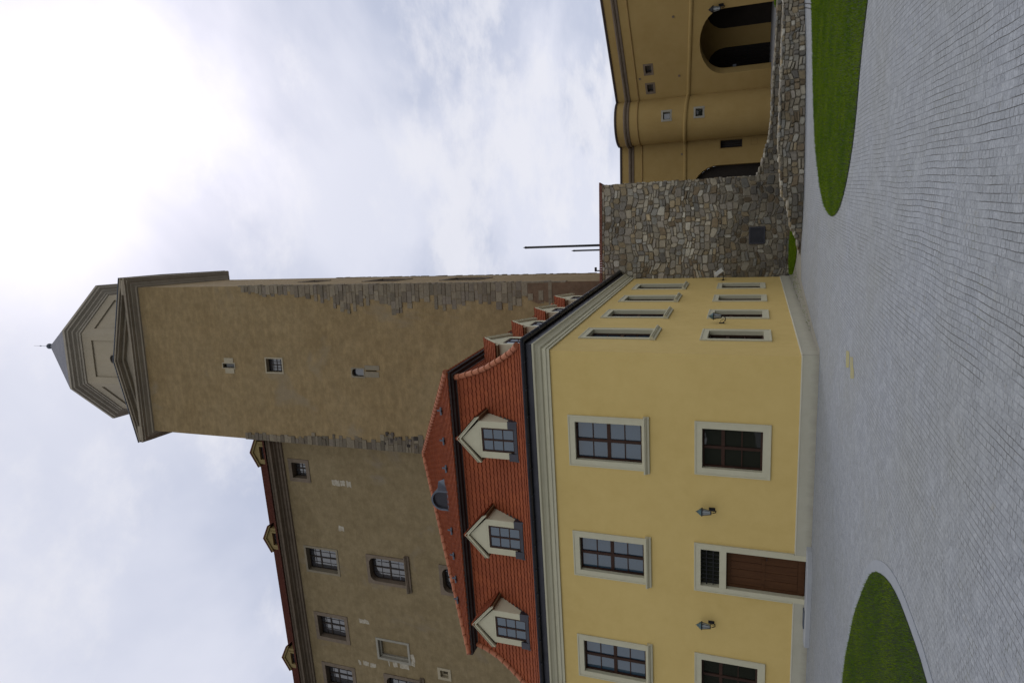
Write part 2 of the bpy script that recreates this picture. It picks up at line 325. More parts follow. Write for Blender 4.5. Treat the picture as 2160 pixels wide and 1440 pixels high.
ROWH = 0.069
def setts():
    m, t, b = material("granite_setts", (0.3, 0.3, 0.3), 0.78, 0.25); k = NT(t)
    geo = k.n('ShaderNodeNewGeometry'); sp = k.n('ShaderNodeSeparateXYZ'); k.link(geo.outputs['Position'], sp.inputs[0])
    g = geo.outputs['Position']
    wob = k.math('SUBTRACT', k.noise(g, 0.7, 3, 0.5), 0.5); wob2 = k.math('SUBTRACT', k.noise(g, 7.0, 3, 0.6), 0.5)
    wob3 = k.math('SUBTRACT', k.noise(k.coord((1.3, 0.8, 1), (0, 0, 0.7), world=True), 8.0, 3, 0.6), 0.5)
    cx = k.n('ShaderNodeCombineXYZ')
    k.link(k.math('ADD', sp.outputs[1], k.math('MULTIPLY', wob3, 0.03)), cx.inputs[0])
    k.link(k.math('ADD', sp.outputs[0], k.math('ADD', k.math('MULTIPLY', wob, 0.08), k.math('MULTIPLY', wob2, 0.012))), cx.inputs[1])
    def brick(mortar, smooth):
        n = k.n('ShaderNodeTexBrick'); k.link(cx.outputs[0], n.inputs['Vector'])
        n.inputs['Scale'].default_value = 1.0; n.inputs['Brick Width'].default_value = 0.094; n.inputs['Row Height'].default_value = ROWH
        n.inputs['Mortar Size'].default_value = mortar; n.inputs['Mortar Smooth'].default_value = smooth; n.inputs['Bias'].default_value = 0.0
        n.inputs['Color1'].default_value = (0, 0, 0, 1); n.inputs['Color2'].default_value = (1, 1, 1, 1); n.inputs['Mortar'].default_value = (0.5, 0.5, 0.5, 1)
        n.offset = 0.43; n.offset_frequency = 2
        return n
    bk = brick(0.0040, 0.3)
    tone = k.mix(bk.outputs['Color'], (0.268, 0.284, 0.304), (0.340, 0.357, 0.378))
    fine = k.rng(k.noise(g, 30, 6, 0.8), 0.40, 0.66, 0.0, 1.0)
    tone = k.mix(k.math('MULTIPLY', fine, 0.8), tone, (0.175, 0.186, 0.204))
    big = k.rng(k.noise(g, 0.35, 5, 0.6), 0.40, 0.66); tone = k.mix(k.math('MULTIPLY', big, 0.4), tone, (0.235, 0.240, 0.215))
    warm = k.rng(k.noise(g, 3.3, 4, 0.7), 0.62, 0.72); tone = k.mix(k.math('MULTIPLY', warm, 0.3), tone, (0.29, 0.26, 0.17))
    # long joints between the rows, and the short joints across them: open and dark in places, sanded up elsewhere
    sy_ = k.n('ShaderNodeSeparateXYZ'); k.link(cx.outputs[0], sy_.inputs[0])
    fr = k.math('FRACT', k.math('DIVIDE', sy_.outputs[1], ROWH)); dd = k.math('MULTIPLY', k.math('MINIMUM', fr, k.math('SUBTRACT', 1.0, fr)), ROWH)
    rowl = k.rng(dd, 0.0024, 0.0046, 1.0, 0.0)
    op1 = k.rng(k.noise(k.coord((1.5, 0.45, 1), world=True), 1.7, 5, 0.7), 0.40, 0.58); op1 = k.math('MULTIPLY', op1, k.rng(k.math('ADD', sp.outputs[0], k.math('MULTIPLY', wob, 3.0)), -0.5, 3.0, 0.30, 1.0)); op2 = k.rng(k.noise(g, 3.6, 6, 0.75), 0.47, 0.57)
    opn = k.math('MAXIMUM', k.math('MULTIPLY', rowl, op1), k.math('MULTIPLY', k.math('SUBTRACT', 1.0, rowl), op2))
    jc = k.mix(opn, (0.225, 0.238, 0.255), (0.065, 0.066, 0.062))
    moss = k.rng(k.noise(g, 1.3, 4, 0.7), 0.58, 0.66); jc = k.mix(k.math('MULTIPLY', moss, 0.6), jc, (0.10, 0.105, 0.04))
    k.link(k.mix(bk.outputs['Fac'], tone, jc), b.inputs['Base Color'])
    h = k.math('ADD', k.math('MULTIPLY', k.math('SUBTRACT', 1.0, bk.outputs['Fac']), k.rng(opn, 0, 1, 0.12, 1.0)), k.math('MULTIPLY', k.noise(g, 24, 6, 0.75), 0.7))
    k.bump(h, 0.7, 0.012, b)
    return m
SETTS = setts()

def grass_mat():
    m, t, b = material("grass_blades", (0.05, 0.1, 0.02), 0.8, 0.05); k = NT(t); g = k.coord(world=True)
    f = k.rng(k.noise(g, 0.8, 5, 0.6), 0.35, 0.68); f2 = k.rng(k.noise(g, 30, 2, 0.6), 0.3, 0.7)
    col = k.mix(f, (0.090, 0.158, 0.006), (0.175, 0.245, 0.010)); col = k.mix(k.math('MULTIPLY', f2, 0.5), col, (0.046, 0.098, 0.005))
    f3 = k.rng(k.noise(g, 2.2, 4, 0.6), 0.62, 0.72); col = k.mix(k.math('MULTIPLY', f3, 0.35), col, (0.10, 0.11, 0.035))
    k.link(col, b.inputs['Base Color']); return m
GRASS = grass_mat()

# ---------------------------------------------------------------- ground
g = MB(); g.poly([WORLD(-600, -600, 0), WORLD(600, -600, 0), WORLD(600, 600, 0), WORLD(-600, 600, 0)])
structure(g.build("ground", SETTS))
# unseen dark bank added behind the camera for the window panes to reflect
g = MB(); ring = []
for r, z in ((40, 0.02), (50, 4.5), (64, 9.0), (120, 11.0)):
    ring.append([WORLD(5 + r * math.cos(a) * 1.2, -6 + r * math.sin(a), z + (0.5 * math.sin(a * 5) if z > 1 else 0)) for a in [math.pi + math.pi * i / 40 for i in range(41)]])
g.loft(ring, False, sm=True); structure(g.build("reflection_bank", SOILG))

def in_poly(px, py, poly):
    c = np.zeros(len(px), bool); j = len(poly) - 1
    for i in range(len(poly)):
        xi, yi = poly[i]; xj, yj = poly[j]
        c ^= ((yi > py) != (yj > py)) & (px < (xj - xi) * (py - yi) / (yj - yi + 1e-12) + xi); j = i
    return c
def smooth_poly(p, it=2):
    for _ in range(it):
        q = []
        for a, b in zip(p, p[1:] + p[:1]):
            q.append((a[0] * .75 + b[0] * .25, a[1] * .75 + b[1] * .25)); q.append((a[0] * .25 + b[0] * .75, a[1] * .25 + b[1] * .75))
        p = q
    return p
def lawn(name, poly, n, h, w, seed, z0=0.0, bed=None):
    """grass: an earth sheet and a great many blades, one object"""
    rs = np.random.RandomState(seed); P = np.array(poly); lo = P.min(0); hi = P.max(0)
    xs = rs.uniform(lo[0], hi[0], n * 3); ys = rs.uniform(lo[1], hi[1], n * 3); k = in_poly(xs, ys, poly); xs = xs[k][:n]; ys = ys[k][:n]; m = len(xs)
    a = rs.uniform(0, 2 * np.pi, m); hh = h * rs.uniform(0.45, 1.15, m); ww = w * rs.uniform(0.6, 1.3, m); la = rs.uniform(0, 2 * np.pi, m); ln = hh * rs.uniform(0.1, 0.7, m)
    zb = np.full(m, z0)
    V = np.zeros((m, 3, 3))
    V[:, 0] = np.stack([xs - np.cos(a) * ww, ys - np.sin(a) * ww, zb], 1); V[:, 1] = np.stack([xs + np.cos(a) * ww, ys + np.sin(a) * ww, zb], 1)
    V[:, 2] = np.stack([xs + np.cos(la) * ln, ys + np.sin(la) * ln, zb + hh], 1)
    nb = len(poly)
    verts = np.concatenate([np.array([(x, y, z0 + 0.012) for x, y in poly]), V.reshape(-1, 3)])
    me = bpy.data.meshes.new(name); nv = len(verts)
    me.vertices.add(nv); me.vertices.foreach_set('co', verts.ravel())
    me.loops.add(nb + 3 * m); me.loops.foreach_set('vertex_index', np.arange(nb + 3 * m, dtype=np.int32))
    me.polygons.add(1 + m); me.polygons.foreach_set('loop_start', np.concatenate([[0], nb + 3 * np.arange(m)]).astype(np.int32))
    me.polygons.foreach_set('loop_total', np.concatenate([[nb], np.full(m, 3)]).astype(np.int32))
    me.materials.append(GRASS); me.materials.append(bed or SOILG)
    me.polygons.foreach_set('material_index', np.concatenate([[1], np.zeros(m)]).astype(np.int32))
    me.update(calc_edges=True); me.validate()
    o = bpy.data.objects.new(name, me); COL.objects.link(o); o['kind'] = 'stuff'; return o
LEFT = smooth_poly([(-7.6, -7.2), (-5.6, -6.9), (-4.25, -7.0), (-3.24, -7.5), (-2.6, -7.8), (-1.62, -8.55), (-1.1, -9.0), (-0.75, -9.55), (-0.47, -10.2), (-0.33, -10.8), (-0.30, -11.4), (-0.31, -12.2), (-0.6, -13.6), (-1.6, -15.2), (-3.6, -16.2), (-7.6, -16.2)], 1)
RIGHT = smooth_poly([(13.2, 9.5), (10.7, 7.6), (9.6, 6.75), (7.4, 5.35), (5.83, 3.95), (4.8, 2.35), (4.15, 0.9), (3.88, -0.6), (3.84, -1.75), (4.05, -2.9), (4.5, -3.75), (5.15, -4.45), (5.85, -4.85), (6.6, -5.02), (7.2, -5.25), (7.7, -5.55), (9.2, -6.4), (13.2, -7.5)], 1)
lawn("lawn", LEFT, 120000, 0.055, 0.0035, 1)
lawn("lawn", RIGHT, 150000, 0.06, 0.007, 2)
lawn("grass_strip", smooth_poly([(2.26, 16.25), (2.5, 12.4), (2.0, 11.0), (1.6, 10.75), (0.8, 12.4), (0.45, 13.4), (0.2, 16.0)], 1), 30000, 0.10, 0.008, 3)
lawn("weeds", [(0.06, 3.0), (0.25, 3.0), (0.75, 8.5), (1.3, 15.5), (0.06, 15.5)], 420, .06, .010, 8, 0.0, GRAVEL)
# flat stone edging round the near lawn
def edging(name, poly, w, mat, z):
    cx = sum(p[0] for p in poly) / len(poly); cy = sum(p[1] for p in poly) / len(poly); m = MB(); inn = []; outp = []
    n = len(poly)
    for i in range(n):
        a = Vector(poly[i - 1]); b = Vector(poly[(i + 1) % n]); d = (b - a).normalized(); nn = Vector((d.y, -d.x))
        if nn.dot(Vector(poly[i]) - Vector((cx, cy))) < 0: nn = -nn
        inn.append((poly[i][0] - nn.x * .02, poly[i][1] - nn.y * .02)); outp.append((poly[i][0] + nn.x * w, poly[i][1] + nn.y * w))
    A = m.pts([WORLD(x, y, z) for x, y in inn]); B = m.pts([WORLD(x, y, z) for x, y in outp]); Cc = m.pts([WORLD(x, y, 0.0) for x, y in outp])
    for i in range(n):
        j = (i + 1) % n; m.face((A[i], A[j], B[j], B[i])); m.face((B[i], B[j], Cc[j], Cc[i]))
    return structure(m.build(name, mat))
edging("lawn_edging", LEFT, 0.17, PAVE, 0.008)
g = MB(); g.poly([WORLD(0.05, -0.05, .004), WORLD(0.2, -0.02, .004), WORLD(0.36, 2.2, .004), WORLD(1.0, 7.9, .004), WORLD(2.1, 8.55, .004), WORLD(2.4, 16.3, .004), WORLD(0.05, 16.1, .004)])
structure(g.build("gravel_strip", GRAVEL))
rnd = random.Random(5)
g = MB()
for pl in ([(1.42, -5.12), (1.10, -5.20), (1.16, -5.42), (1.21, -5.62), (1.36, -5.60), (1.51, -5.54), (1.47, -5.3)], [(1.45, -5.70), (1.30, -5.74), (1.22, -5.80), (1.07, -5.86), (1.13, -6.1), (1.19, -6.28), (1.33, -6.24), (1.36, -6.12), (1.53, -6.05), (1.49, -5.9)]):
    g.poly([WORLD(x, y, .004) for x, y in pl])
structure(g.build("paint_mark", YPAINT))

g = MB(); da, db = Vector((11.42, 11.18, 0)), Vector((10.5, 7.15, 0)); dd_ = (db - da).normalized(); dn_ = Vector((dd_.y, -dd_.x, 0))
for o0, o1 in ((0, .035), (.15, .185)):
    g.poly([da + dn_ * o0 + Vector((0, 0, .005)), db + dn_ * o0 + Vector((0, 0, .005)), db + dn_ * o1 + Vector((0, 0, .005)), da + dn_ * o1 + Vector((0, 0, .005))])
structure(g.build("drain_channel", IRON))
# ---------------------------------------------------------------- stone laying
PAL = [(0.30, 0.265, 0.20), (0.26, 0.225, 0.165), (0.34, 0.305, 0.235), (0.22, 0.20, 0.165), (0.245, 0.235, 0.205), (0.20, 0.155, 0.10), (0.40, 0.375, 0.31), (0.28, 0.25, 0.205), (0.30, 0.24, 0.15), (0.185, 0.17, 0.145)]
def rubble(mb, f_, x0, x1, zb, ztop, rs, ch=(.13, .30), cw=(.16, .5), tone=lambda x, z: 1.0, skip=None, n0=0.0, prot=(.022, .065)):
    ph = [rs.uniform(0, 6.28) for _ in range(6)]
    def f(x, n, z):                                        # courses wander up and down
        e = min(1.0, max(0.0, (z - zb) / .4), max(0.0, (ztop(x) - z) / .4))
        return f_(x, n, z + e * (.055 * math.sin(x * 1.7 + z * .9 + ph[0]) + .045 * math.sin(x * 4.1 - z * 1.3 + ph[1]) + .03 * math.sin(x * 8.3 + z * 2.7 + ph[2])))
    z = zb; zmax = max(ztop(x0 + (x1 - x0) * i / 20) for i in range(21))
    while z < zmax - 0.03:
        h = rs.uniform(*ch); x = x0 - rs.uniform(0, .2)
        while x < x1:
            w = rs.uniform(*cw) * (0.7 + h * 1.6)
            parts = [(z, z + h)] if rs.random() > .22 or h < .2 else [(z, z + h * .5), (z + h * .5, z + h)]
            xa, xb = max(x, x0), min(x + w, x1); x += w
            if xb - xa < .05: continue
            xm = (xa + xb) / 2; zt = ztop(xm)
            for za, zc in parts:
                if za > zt - .04: continue
                zc = min(zc, zt)
                if skip and skip(xm, (za + zc) / 2): continue
                gp = rs.uniform(.007, .016); a, b, c, d = xa + gp, xb - gp, za + gp, zc - gp
                if b - a < .03 or d - c < .03: continue
                jx, jz = (b - a) * .11, (d - c) * .13
                cut = min(b - a, d - c) * rs.uniform(.06, .30)
                base = [(a + cut, c), (b - cut, c), (b, c + cut), (b, d - cut), (b - cut, d), (a + cut, d), (a, d - cut), (a, c + cut)]
                base = [(px + rs.uniform(-jx, jx) * .7, pz + rs.uniform(-jz, jz) * .7) for px, pz in base]
                p = rs.uniform(*prot); cx_, cz_ = (a + b) / 2, (c + d) / 2; t = tone(cx_, cz_) * rs.uniform(.72, 1.26); col = sc(rs.choice(PAL), t)
                tx, tz = rs.uniform(-.03, .03), rs.uniform(-.03, .03)
                A = mb.pts([f(px, n0 - .03, pz) for px, pz in base], sc(col, .9))
                B = mb.pts([f(cx_ + (px - cx_) * .93, n0 + p * .62, cz_ + (pz - cz_) * .93) for px, pz in base], col)
                D = mb.pts([f(cx_ + (px - cx_) * .80, n0 + p + tx * (px - cx_) * 3 + tz * (pz - cz_) * 3, cz_ + (pz - cz_) * .80) for px, pz in base], col)
                for i in range(8):
                    j = (i + 1) % 8; mb.face((A[i], A[j], B[j], B[i])); mb.face((B[i], B[j], D[j], D[i]))
                mb.face(D)
        z += h
def boulder(mb, c, s, rs, tone=1.0):
    col = sc(rs.choice(PAL), tone * rs.uniform(.85, 1.2)); a = rs.uniform(0, 6.28); ca, sa = math.cos(a), math.sin(a); P = []
    for z, k in ((-1, .8), (-.3, 1.0), (.5, .92), (1, .6)):
        P.append([Vector((c[0] + (math.cos(t) * s[0] * ca - math.sin(t) * s[1] * sa) * k * rs.uniform(.85, 1.12), c[1] + (math.cos(t) * s[0] * sa + math.sin(t) * s[1] * ca) * k * rs.uniform(.85, 1.12), c[2] + z * s[2] * rs.uniform(.85, 1.1))) for t in [6.283 * i / 7 for i in range(7)]])
    i0 = len(mb.v); mb.loft(P, True, True, True, True)
    for i in range(i0, len(mb.v)): mb.c[i] = col

# ---------------------------------------------------------------- windows
def bars(mb, f, x0, x1, z0, z1, n0, vs, hs):
    for fr_, w in vs: c = x0 + (x1 - x0) * fr_; mb.box(f, c - w / 2, c + w / 2, n0, n0 + .045 + w * .2, z0, z1)
    for fr_, w in hs: c = z0 + (z1 - z0) * fr_; mb.box(f, x0, x1, n0, n0 + .037 + w * .13, c - w / 2, c + w / 2)
PR = random.Random(41)
def window(parent, f, x0, x1, z0, z1, band=.19, bot=None, reveal=.15, proud=.028, sur=None, sash=None, gl=None, vs=((.5, .09),), hs=(), sill=None, sillm=None, r=0.0, lip=True, sw=.055, name="window"):
    bot = band if bot is None else bot; m = MB()
    if r: po = rrect(x0, x1, z0, z1, .04); pi = rrect(x0 + band, x1 - band, z0 + bot, z1 - band, r)
    else: po = rect(x0, x1, z0, z1); pi = rect(x0 + band, x1 - band, z0 + bot, z1 - band)
    m.ring(f, po, pi, -reveal - .05, proud)
    if lip and not r: m.ring(f, rect(x0 - .03, x1 + .03, z0 - (.03 if bot > .1 else -.02), z1 + .03), rect(x0 + .012, x1 - .012, z0 + .012, z1 - .012), -.01, proud + .014)
    w = m.build(name, sur, parent)
    xi0, xi1, zi0, zi1 = x0 + band, x1 - band, z0 + bot, z1 - band
    s = MB()
    if r: s.ring(f, rrect(xi0, xi1, zi0, zi1, r), rrect(xi0 + sw, xi1 - sw, zi0 + sw, zi1 - sw, max(r - sw, .03)), -reveal - .04, -reveal + .035)
    else: s.ring(f, rect(xi0, xi1, zi0, zi1), rect(xi0 + sw, xi1 - sw, zi0 + sw, zi1 - sw), -reveal - .04, -reveal + .035)
    bars(s, f, xi0 + sw * .8, xi1 - sw * .8, zi0 + sw * .8, zi1 - sw * .8, -reveal - .04, vs, hs)
    s.build("sash", sash, w)
    p = MB(); xs_ = [0] + sorted(v_[0] for v_ in vs) + [1]; zs2 = [0] + sorted(v_[0] for v_ in hs) + [1]
    for a_, b_ in zip(xs_, xs_[1:]):
        for c_, d_ in zip(zs2, zs2[1:]):
            t1, t2 = PR.uniform(-.012, .012), PR.uniform(-.016, .016)
            X_ = lambda q_: xi0 + (xi1 - xi0) * q_; Z_ = lambda q_: zi0 + (zi1 - zi0) * q_; n_ = -reveal - .022
            dx_, dz_ = X_(b_) - X_(a_), Z_(d_) - Z_(c_)
            p.poly([f(X_(a_), n_, Z_(c_)), f(X_(b_), n_ + dx_ * t1, Z_(c_)), f(X_(b_), n_ + dx_ * t1 + dz_ * t2, Z_(d_)), f(X_(a_), n_ + dz_ * t2, Z_(d_))])
    p.build("pane", gl, w)
    if sill:
        ov, hh, out_ = sill; q = MB()
        prof = [(0.002, z0 - hh), (out_ * .35, z0 - hh), (out_ * .45, z0 - hh * .65), (out_ * .8, z0 - hh * .45), (out_ * .85, z0 - hh * .28), (out_, z0 - hh * .25), (out_, z0 - .004), (0.002, z0 + .012)]
        a = q.pts([f(x0 - ov, n, z) for n, z in prof]); b = q.pts([f(x1 + ov, n, z) for n, z in prof]); k = len(prof)
        q.face(a); q.face(b[::-1])
        for i in range(k): q.face((a[i], b[i], b[(i + 1) % k], a[(i + 1) % k]))
        q.build("sill", sillm or sur, w)
    return w
def hole(x0, x1, z0, z1, e=.015): return (x0 + e, x1 - e, z0 + e, z1 - e)

# ---------------------------------------------------------------- roof tiles
def tiled(mb, path, xl, xr, ex, tw=.23, amp=.026, lift=.034, sub=5, u0=0.0, seedoff=0):
    """courses of tiles: path = points from eave to ridge on the slope at x=0 (Vector), xl/xr(i, point) clip each course"""
    ex = Vector(ex)
    for i, (p, q) in enumerate(zip(path, path[1:])):
        d = (q - p).normalized(); nrm = ex.cross(d).normalized()
        if nrm.z < 0: nrm = -nrm
        a0, a1 = xl(p), xr(p); b0, b1 = xl(q), xr(q)
        if a1 - a0 < .05: continue
        lo = min(a0, b0); hi = max(a1, b1); n = max(2, int((hi - lo) / tw * sub)); off = (i % 2) * .5
        low = []; up = []; lip = []; uvl = []
        for j in range(n + 1):
            x = lo + (hi - lo) * j / n; u = x / tw + off
            wv = -abs(math.sin(math.pi * u)) * amp * 2 + amp
            xa = min(max(x, a0), a1); xb = min(max(x, b0), b1)
            arch = .012 * abs(math.sin(math.pi * u))
            low.append(p + ex * xa - d * (.035 - wv) + nrm * (lift + arch)); lip.append(p + ex * xa - d * (.035 - wv) + nrm * (-.012)); up.append(q + ex * xb + nrm * .004); uvl.append(u)
        A = mb.pts(lip); B = mb.pts(low); Cc = mb.pts(up)
        for lst in (A, B, Cc):
            for k_, u in zip(lst, uvl): mb.uv[k_] = (u + 500, i + .5 + seedoff * 100)
        for j in range(n):
            mb.face((A[j], A[j + 1], B[j + 1], B[j])); mb.face((B[j], B[j + 1], Cc[j + 1], Cc[j]))
def ridge(mb, path, r=.095, seg=.36):
    """half-round ridge tiles lapping one over the next"""
    pts = [Vector(p) for p in path]; L = [0]
    for a, b in zip(pts, pts[1:]): L.append(L[-1] + (b - a).length)
    def at(s):
        for i in range(len(L) - 1):
            if s <= L[i + 1] + 1e-9: return pts[i].lerp(pts[i + 1], (s - L[i]) / max(L[i + 1] - L[i], 1e-9))
        return pts[-1]
    s = 0
    while s < L[-1] - .05:
        e = min(s + seg, L[-1]); mb.tube([at(s), at(s + (e - s) * .12), at(e + .02 if e < L[-1] else e)], [r * 1.16, r * 1.12, r * .93], 10); s = e

# ================================================================ YELLOW BUILDING
XL, LY, ZC = -12.95, 16.16, 7.71
yb = empty("yellow_building", (-6.5, 8, 0), "yellow two storey house with cream trim, red mansard roof and gabled dormers", "building")
FF = Fr((0, 0, 0), (1, 0, 0), (0, -1, 0)); FS = Fr((0, 0, 0), (0, 1, 0), (1, 0, 0))
up_x = [(-3.756, -2.109), (-7.69, -6.121), (-11.589, -10.002)]; gr_x = [(-3.711, -2.079), (-11.58, -9.95)]
DX0, DX1, DZ1 = -7.63, -6.04, 3.29
sy = [(1.74, 3.28), (5.28, 6.9), (8.88, 10.44), (12.3, 13.97)]
w = MB()
w.grid(FF, XL, 0, 0.0, ZC + .3, [hole(a, b, 4.812, 7.169) for a, b in up_x] + [hole(a, b, 1.198, 3.274) for a, b in gr_x] + [hole(DX0, DX1, -.1, DZ1)])
w.grid(FS, 0, LY, 0.0, ZC + .3, [hole(a, b, 4.82, 7.18) for a, b in sy] + [hole(a, b, 1.19, 3.26) for a, b in sy])
w.grid(Fr((0, LY, 0), (-1, 0, 0), (0, 1, 0)), 0, -XL, 0, ZC + .3); w.grid(Fr((XL, 0, 0), (0, 1, 0), (-1, 0, 0)), 0, LY, 0, ZC + .3)
w.build("wall", YEL, yb)
p = MB()
def plinth_run(f, x0, x1): 
    p.box(f, x0, x1, -.02, .045, 0, .405)
    a = p.pts([f(x, n, z) for x in (x0, x1) for n, z in ((.05, .40), (.05, .425), (.03, .445), (-.02, .45), (-.02, .40))])
    for i in range(5): p.face((a[i], a[5 + i], a[5 + (i + 1) % 5], a[(i + 1) % 5]))
plinth_run(FF, XL, DX0 - .002); plinth_run(FF, DX1 + .002, .045); plinth_run(FS, 0.0, LY)
p.build("plinth", PLINTH, yb)
# cornice and gutter are profiles run round all four sides
def run_round(mb, prof, xl=XL, x1=0.0, y0=0.0, y1=LY, closed=False, sm=False):
    mb.loft([[WORLD(xl - o, y0 - o, z), WORLD(x1 + o, y0 - o, z), WORLD(x1 + o, y1 + o, z), WORLD(xl - o, y1 + o, z)] for o, z in prof], True, sm=sm)
c = MB(); run_round(c, [(0, 7.70), (.055, 7.70), (.055, 7.80), (.085, 7.80), (.085, 7.87), (.065, 7.89), (.065, 7.93), (.12, 7.96), (.15, 8.03), (.20, 8.10), (.26, 8.14), (.26, 8.20), (.20, 8.20), (0, 8.2)])
c.build("cornice", CREAM, yb)
c = MB(); run_round(c, [(.10, 8.19), (.245, 8.205), (.25, 8.215), (.27, 8.40), (.27, 8.42), (.1, 8.45)]); c.build("eaves_board", ZINC, yb)
gt = MB()
gp = [(.30 + .085 * (1 + math.cos(t)) , 8.47 + .085 * math.sin(t)) for t in [math.pi + math.pi * i / 8 for i in range(9)]] + [(.475, 8.49), (.465, 8.475)]
run_round(gt, [(.29, 8.52)] + gp + [(.30 + .08 * (1 + math.cos(t)), 8.475 + .075 * math.sin(t)) for t in [0 - math.pi * i / 6 for i in range(7)]], sm=True)
for x in [i * .9 for i in range(15)]:
    gt.box(FF, -x - .30, -x - .27, .28, .478, 8.375, 8.40)
for y in [i * .9 for i in range(18)]:
    gt.box(FS, y + .30, y + .33, .28, .478, 8.375, 8.40)
gt.build("gutter", ZINC, yb)
# mansard profile: (inset, height); the far end is steeper
PROF = [(-.34, 8.52), (-.16, 8.66), (0, 8.80), (.20, 9.06), (.39, 9.35), (.65, 9.77), (.92, 10.22), (1.11, 10.62), (1.27, 11.05), (1.40, 11.42), (1.50, 11.80)]
PL = [(-.34, 8.52), (-.16, 8.66), (0, 8.80), (.12, 9.06), (.22, 9.35), (.33, 9.77), (.42, 10.22), (.52, 10.62), (.58, 11.05), (.60, 11.42), (.60, 11.80)]
def interp(tab, z):
    for (a, za), (b, zb) in zip(tab, tab[1:]):
        if z <= zb: return a + (b - a) * (z - za) / (zb - za)
    return tab[-1][0]
def resample(tab, step):
    pts = [Vector((a, z)) for a, z in tab]; out_ = [pts[0]]; acc = 0; L = sum((b - a).length for a, b in zip(pts, pts[1:])); n = round(L / step); st = L / n; tgt = st; run = 0
    for a, b in zip(pts, pts[1:]):
        l = (b - a).length
        while tgt <= run + l + 1e-6: out_.append(a.lerp(b, (tgt - run) / l)); tgt += st
        run += l
    return out_
lv = resample(PROF, .205)
rf = MB()
tiled(rf, [WORLD(0, v.x, v.y) for v in lv], lambda p: XL + interp(PL, p.z), lambda p: -interp(PROF, p.z), (1, 0, 0))
tiled(rf, [WORLD(-v.x, 0, v.y) for v in lv], lambda p: interp(PROF, p.z), lambda p: LY - interp(PROF, p.z), (0, 1, 0), seedoff=1)
tiled(rf, [WORLD(0, LY - v.x, v.y) for v in lv], lambda p: XL + interp(PL, p.z), lambda p: -interp(PROF, p.z), (1, 0, 0), sub=2, seedoff=2)
lvl = [Vector((interp(PL, v.y), v.y)) for v in lv]
tiled(rf, [WORLD(XL + v.x, 0, v.y) for v in lvl], lambda p: interp(PROF, p.z), lambda p: LY - interp(PROF, p.z), (0, 1, 0), sub=2, seedoff=3)
run_round(rf, [(-a - .02, z - .03) for a, z in PROF])
lower = rf.build("lower_roof", TILE, yb)
for pth in ([WORLD(-a + .03, a - .03, z + .05) for a, z in PROF[1:]], [WORLD(XL + b, a - .02, z + .05) for (a, z), (b, _) in zip(PROF[1:], PL[1:])], [WORLD(-a + .03, LY - a + .03, z + .05) for a, z in PROF[1:]]):
    r = MB(); ridge(r, pth); r.build("hip_tiles", RIDGE, lower)
# break of the roof: dark moulded eaves of the upper roof
UX0, UX1, UY0, UY1, UZ = -12.66, -1.18, 1.18, LY - 1.18, 11.90
b = MB()
b.loft([[WORLD(UX0 + i, UY0 + i, z), WORLD(UX1 - i, UY0 + i, z), WORLD(UX1 - i, UY1 - i, z), WORLD(UX0 + i, UY1 - i, z)] for i, z in [(.36, 11.60), (.26, 11.62), (.24, 11.70), (.12, 11.73), (.10, 11.80), (.0, 11.80), (-.02, 11.86), (-.01, 11.90), (.12, 11.92)]], True)
b.build("upper_eaves", BOARD, yb)
RX, RY0, RY1, RZ = (UX0 + UX1) / 2, UY0 + (UX1 - UX0) / 2, UY1 - (UX1 - UX0) / 2, 16.27
hw_ = (UX1 - UX0) / 2; SL = (RZ - UZ) / hw_
nst = 26
u = MB()
tiled(u, [WORLD(0, UY0 + hw_ * i / nst, UZ + (RZ - UZ) * i / nst) for i in range(nst + 1)], lambda p: UX0 + (p.y - UY0), lambda p: UX1 - (p.y - UY0), (1, 0, 0), sub=4)
tiled(u, [WORLD(0, UY1 - hw_ * i / nst, UZ + (RZ - UZ) * i / nst) for i in range(nst + 1)], lambda p: UX0 + (UY1 - p.y), lambda p: UX1 - (UY1 - p.y), (1, 0, 0), sub=2)
tiled(u, [WORLD(UX1 - hw_ * i / nst, 0, UZ + (RZ - UZ) * i / nst) for i in range(nst + 1)], lambda p: UY0 + (UX1 - p.x), lambda p: UY1 - (UX1 - p.x), (0, 1, 0), sub=3)
tiled(u, [WORLD(UX0 + hw_ * i / nst, 0, UZ + (RZ - UZ) * i / nst) for i in range(nst + 1)], lambda p: UY0 + (p.x - UX0), lambda p: UY1 - (p.x - UX0), (0, 1, 0), sub=3)
upper = u.build("upper_roof", TILE, yb)
A_, B_ = WORLD(RX, RY0, RZ + .05), WORLD(RX, RY1, RZ + .05)
r = MB(); ridge(r, [A_, B_]); r.build("ridge_tiles", RIDGE, upper)
for x, y, e in ((UX1, UY0, A_), (UX0, UY0, A_), (UX1, UY1, B_), (UX0, UY1, B_)):
    r = MB(); ridge(r, [WORLD(x, y, UZ + .05), e]); r.build("hip_tiles", RIDGE, upper)
def slope_z(y): return UZ + (y - UY0) * SL
for x in (-3.03, -4.24, -5.38, -8.02, -9.11, -10.15, -11.1):
    y = 2.28; z = slope_z(y); k = MB(); fr_ = Fr((x, y, z), (1, 0, 0), (0, -1, 0))
    k.box(fr_, -.03, .03, -.12, .14, .02, .075); k.box(fr_, -.15, .15, .05, .11, .02, .085); k.box(fr_, -.03, .03, .0, .04, .03, .24); k.build("snow_guard", LEAD, upper)
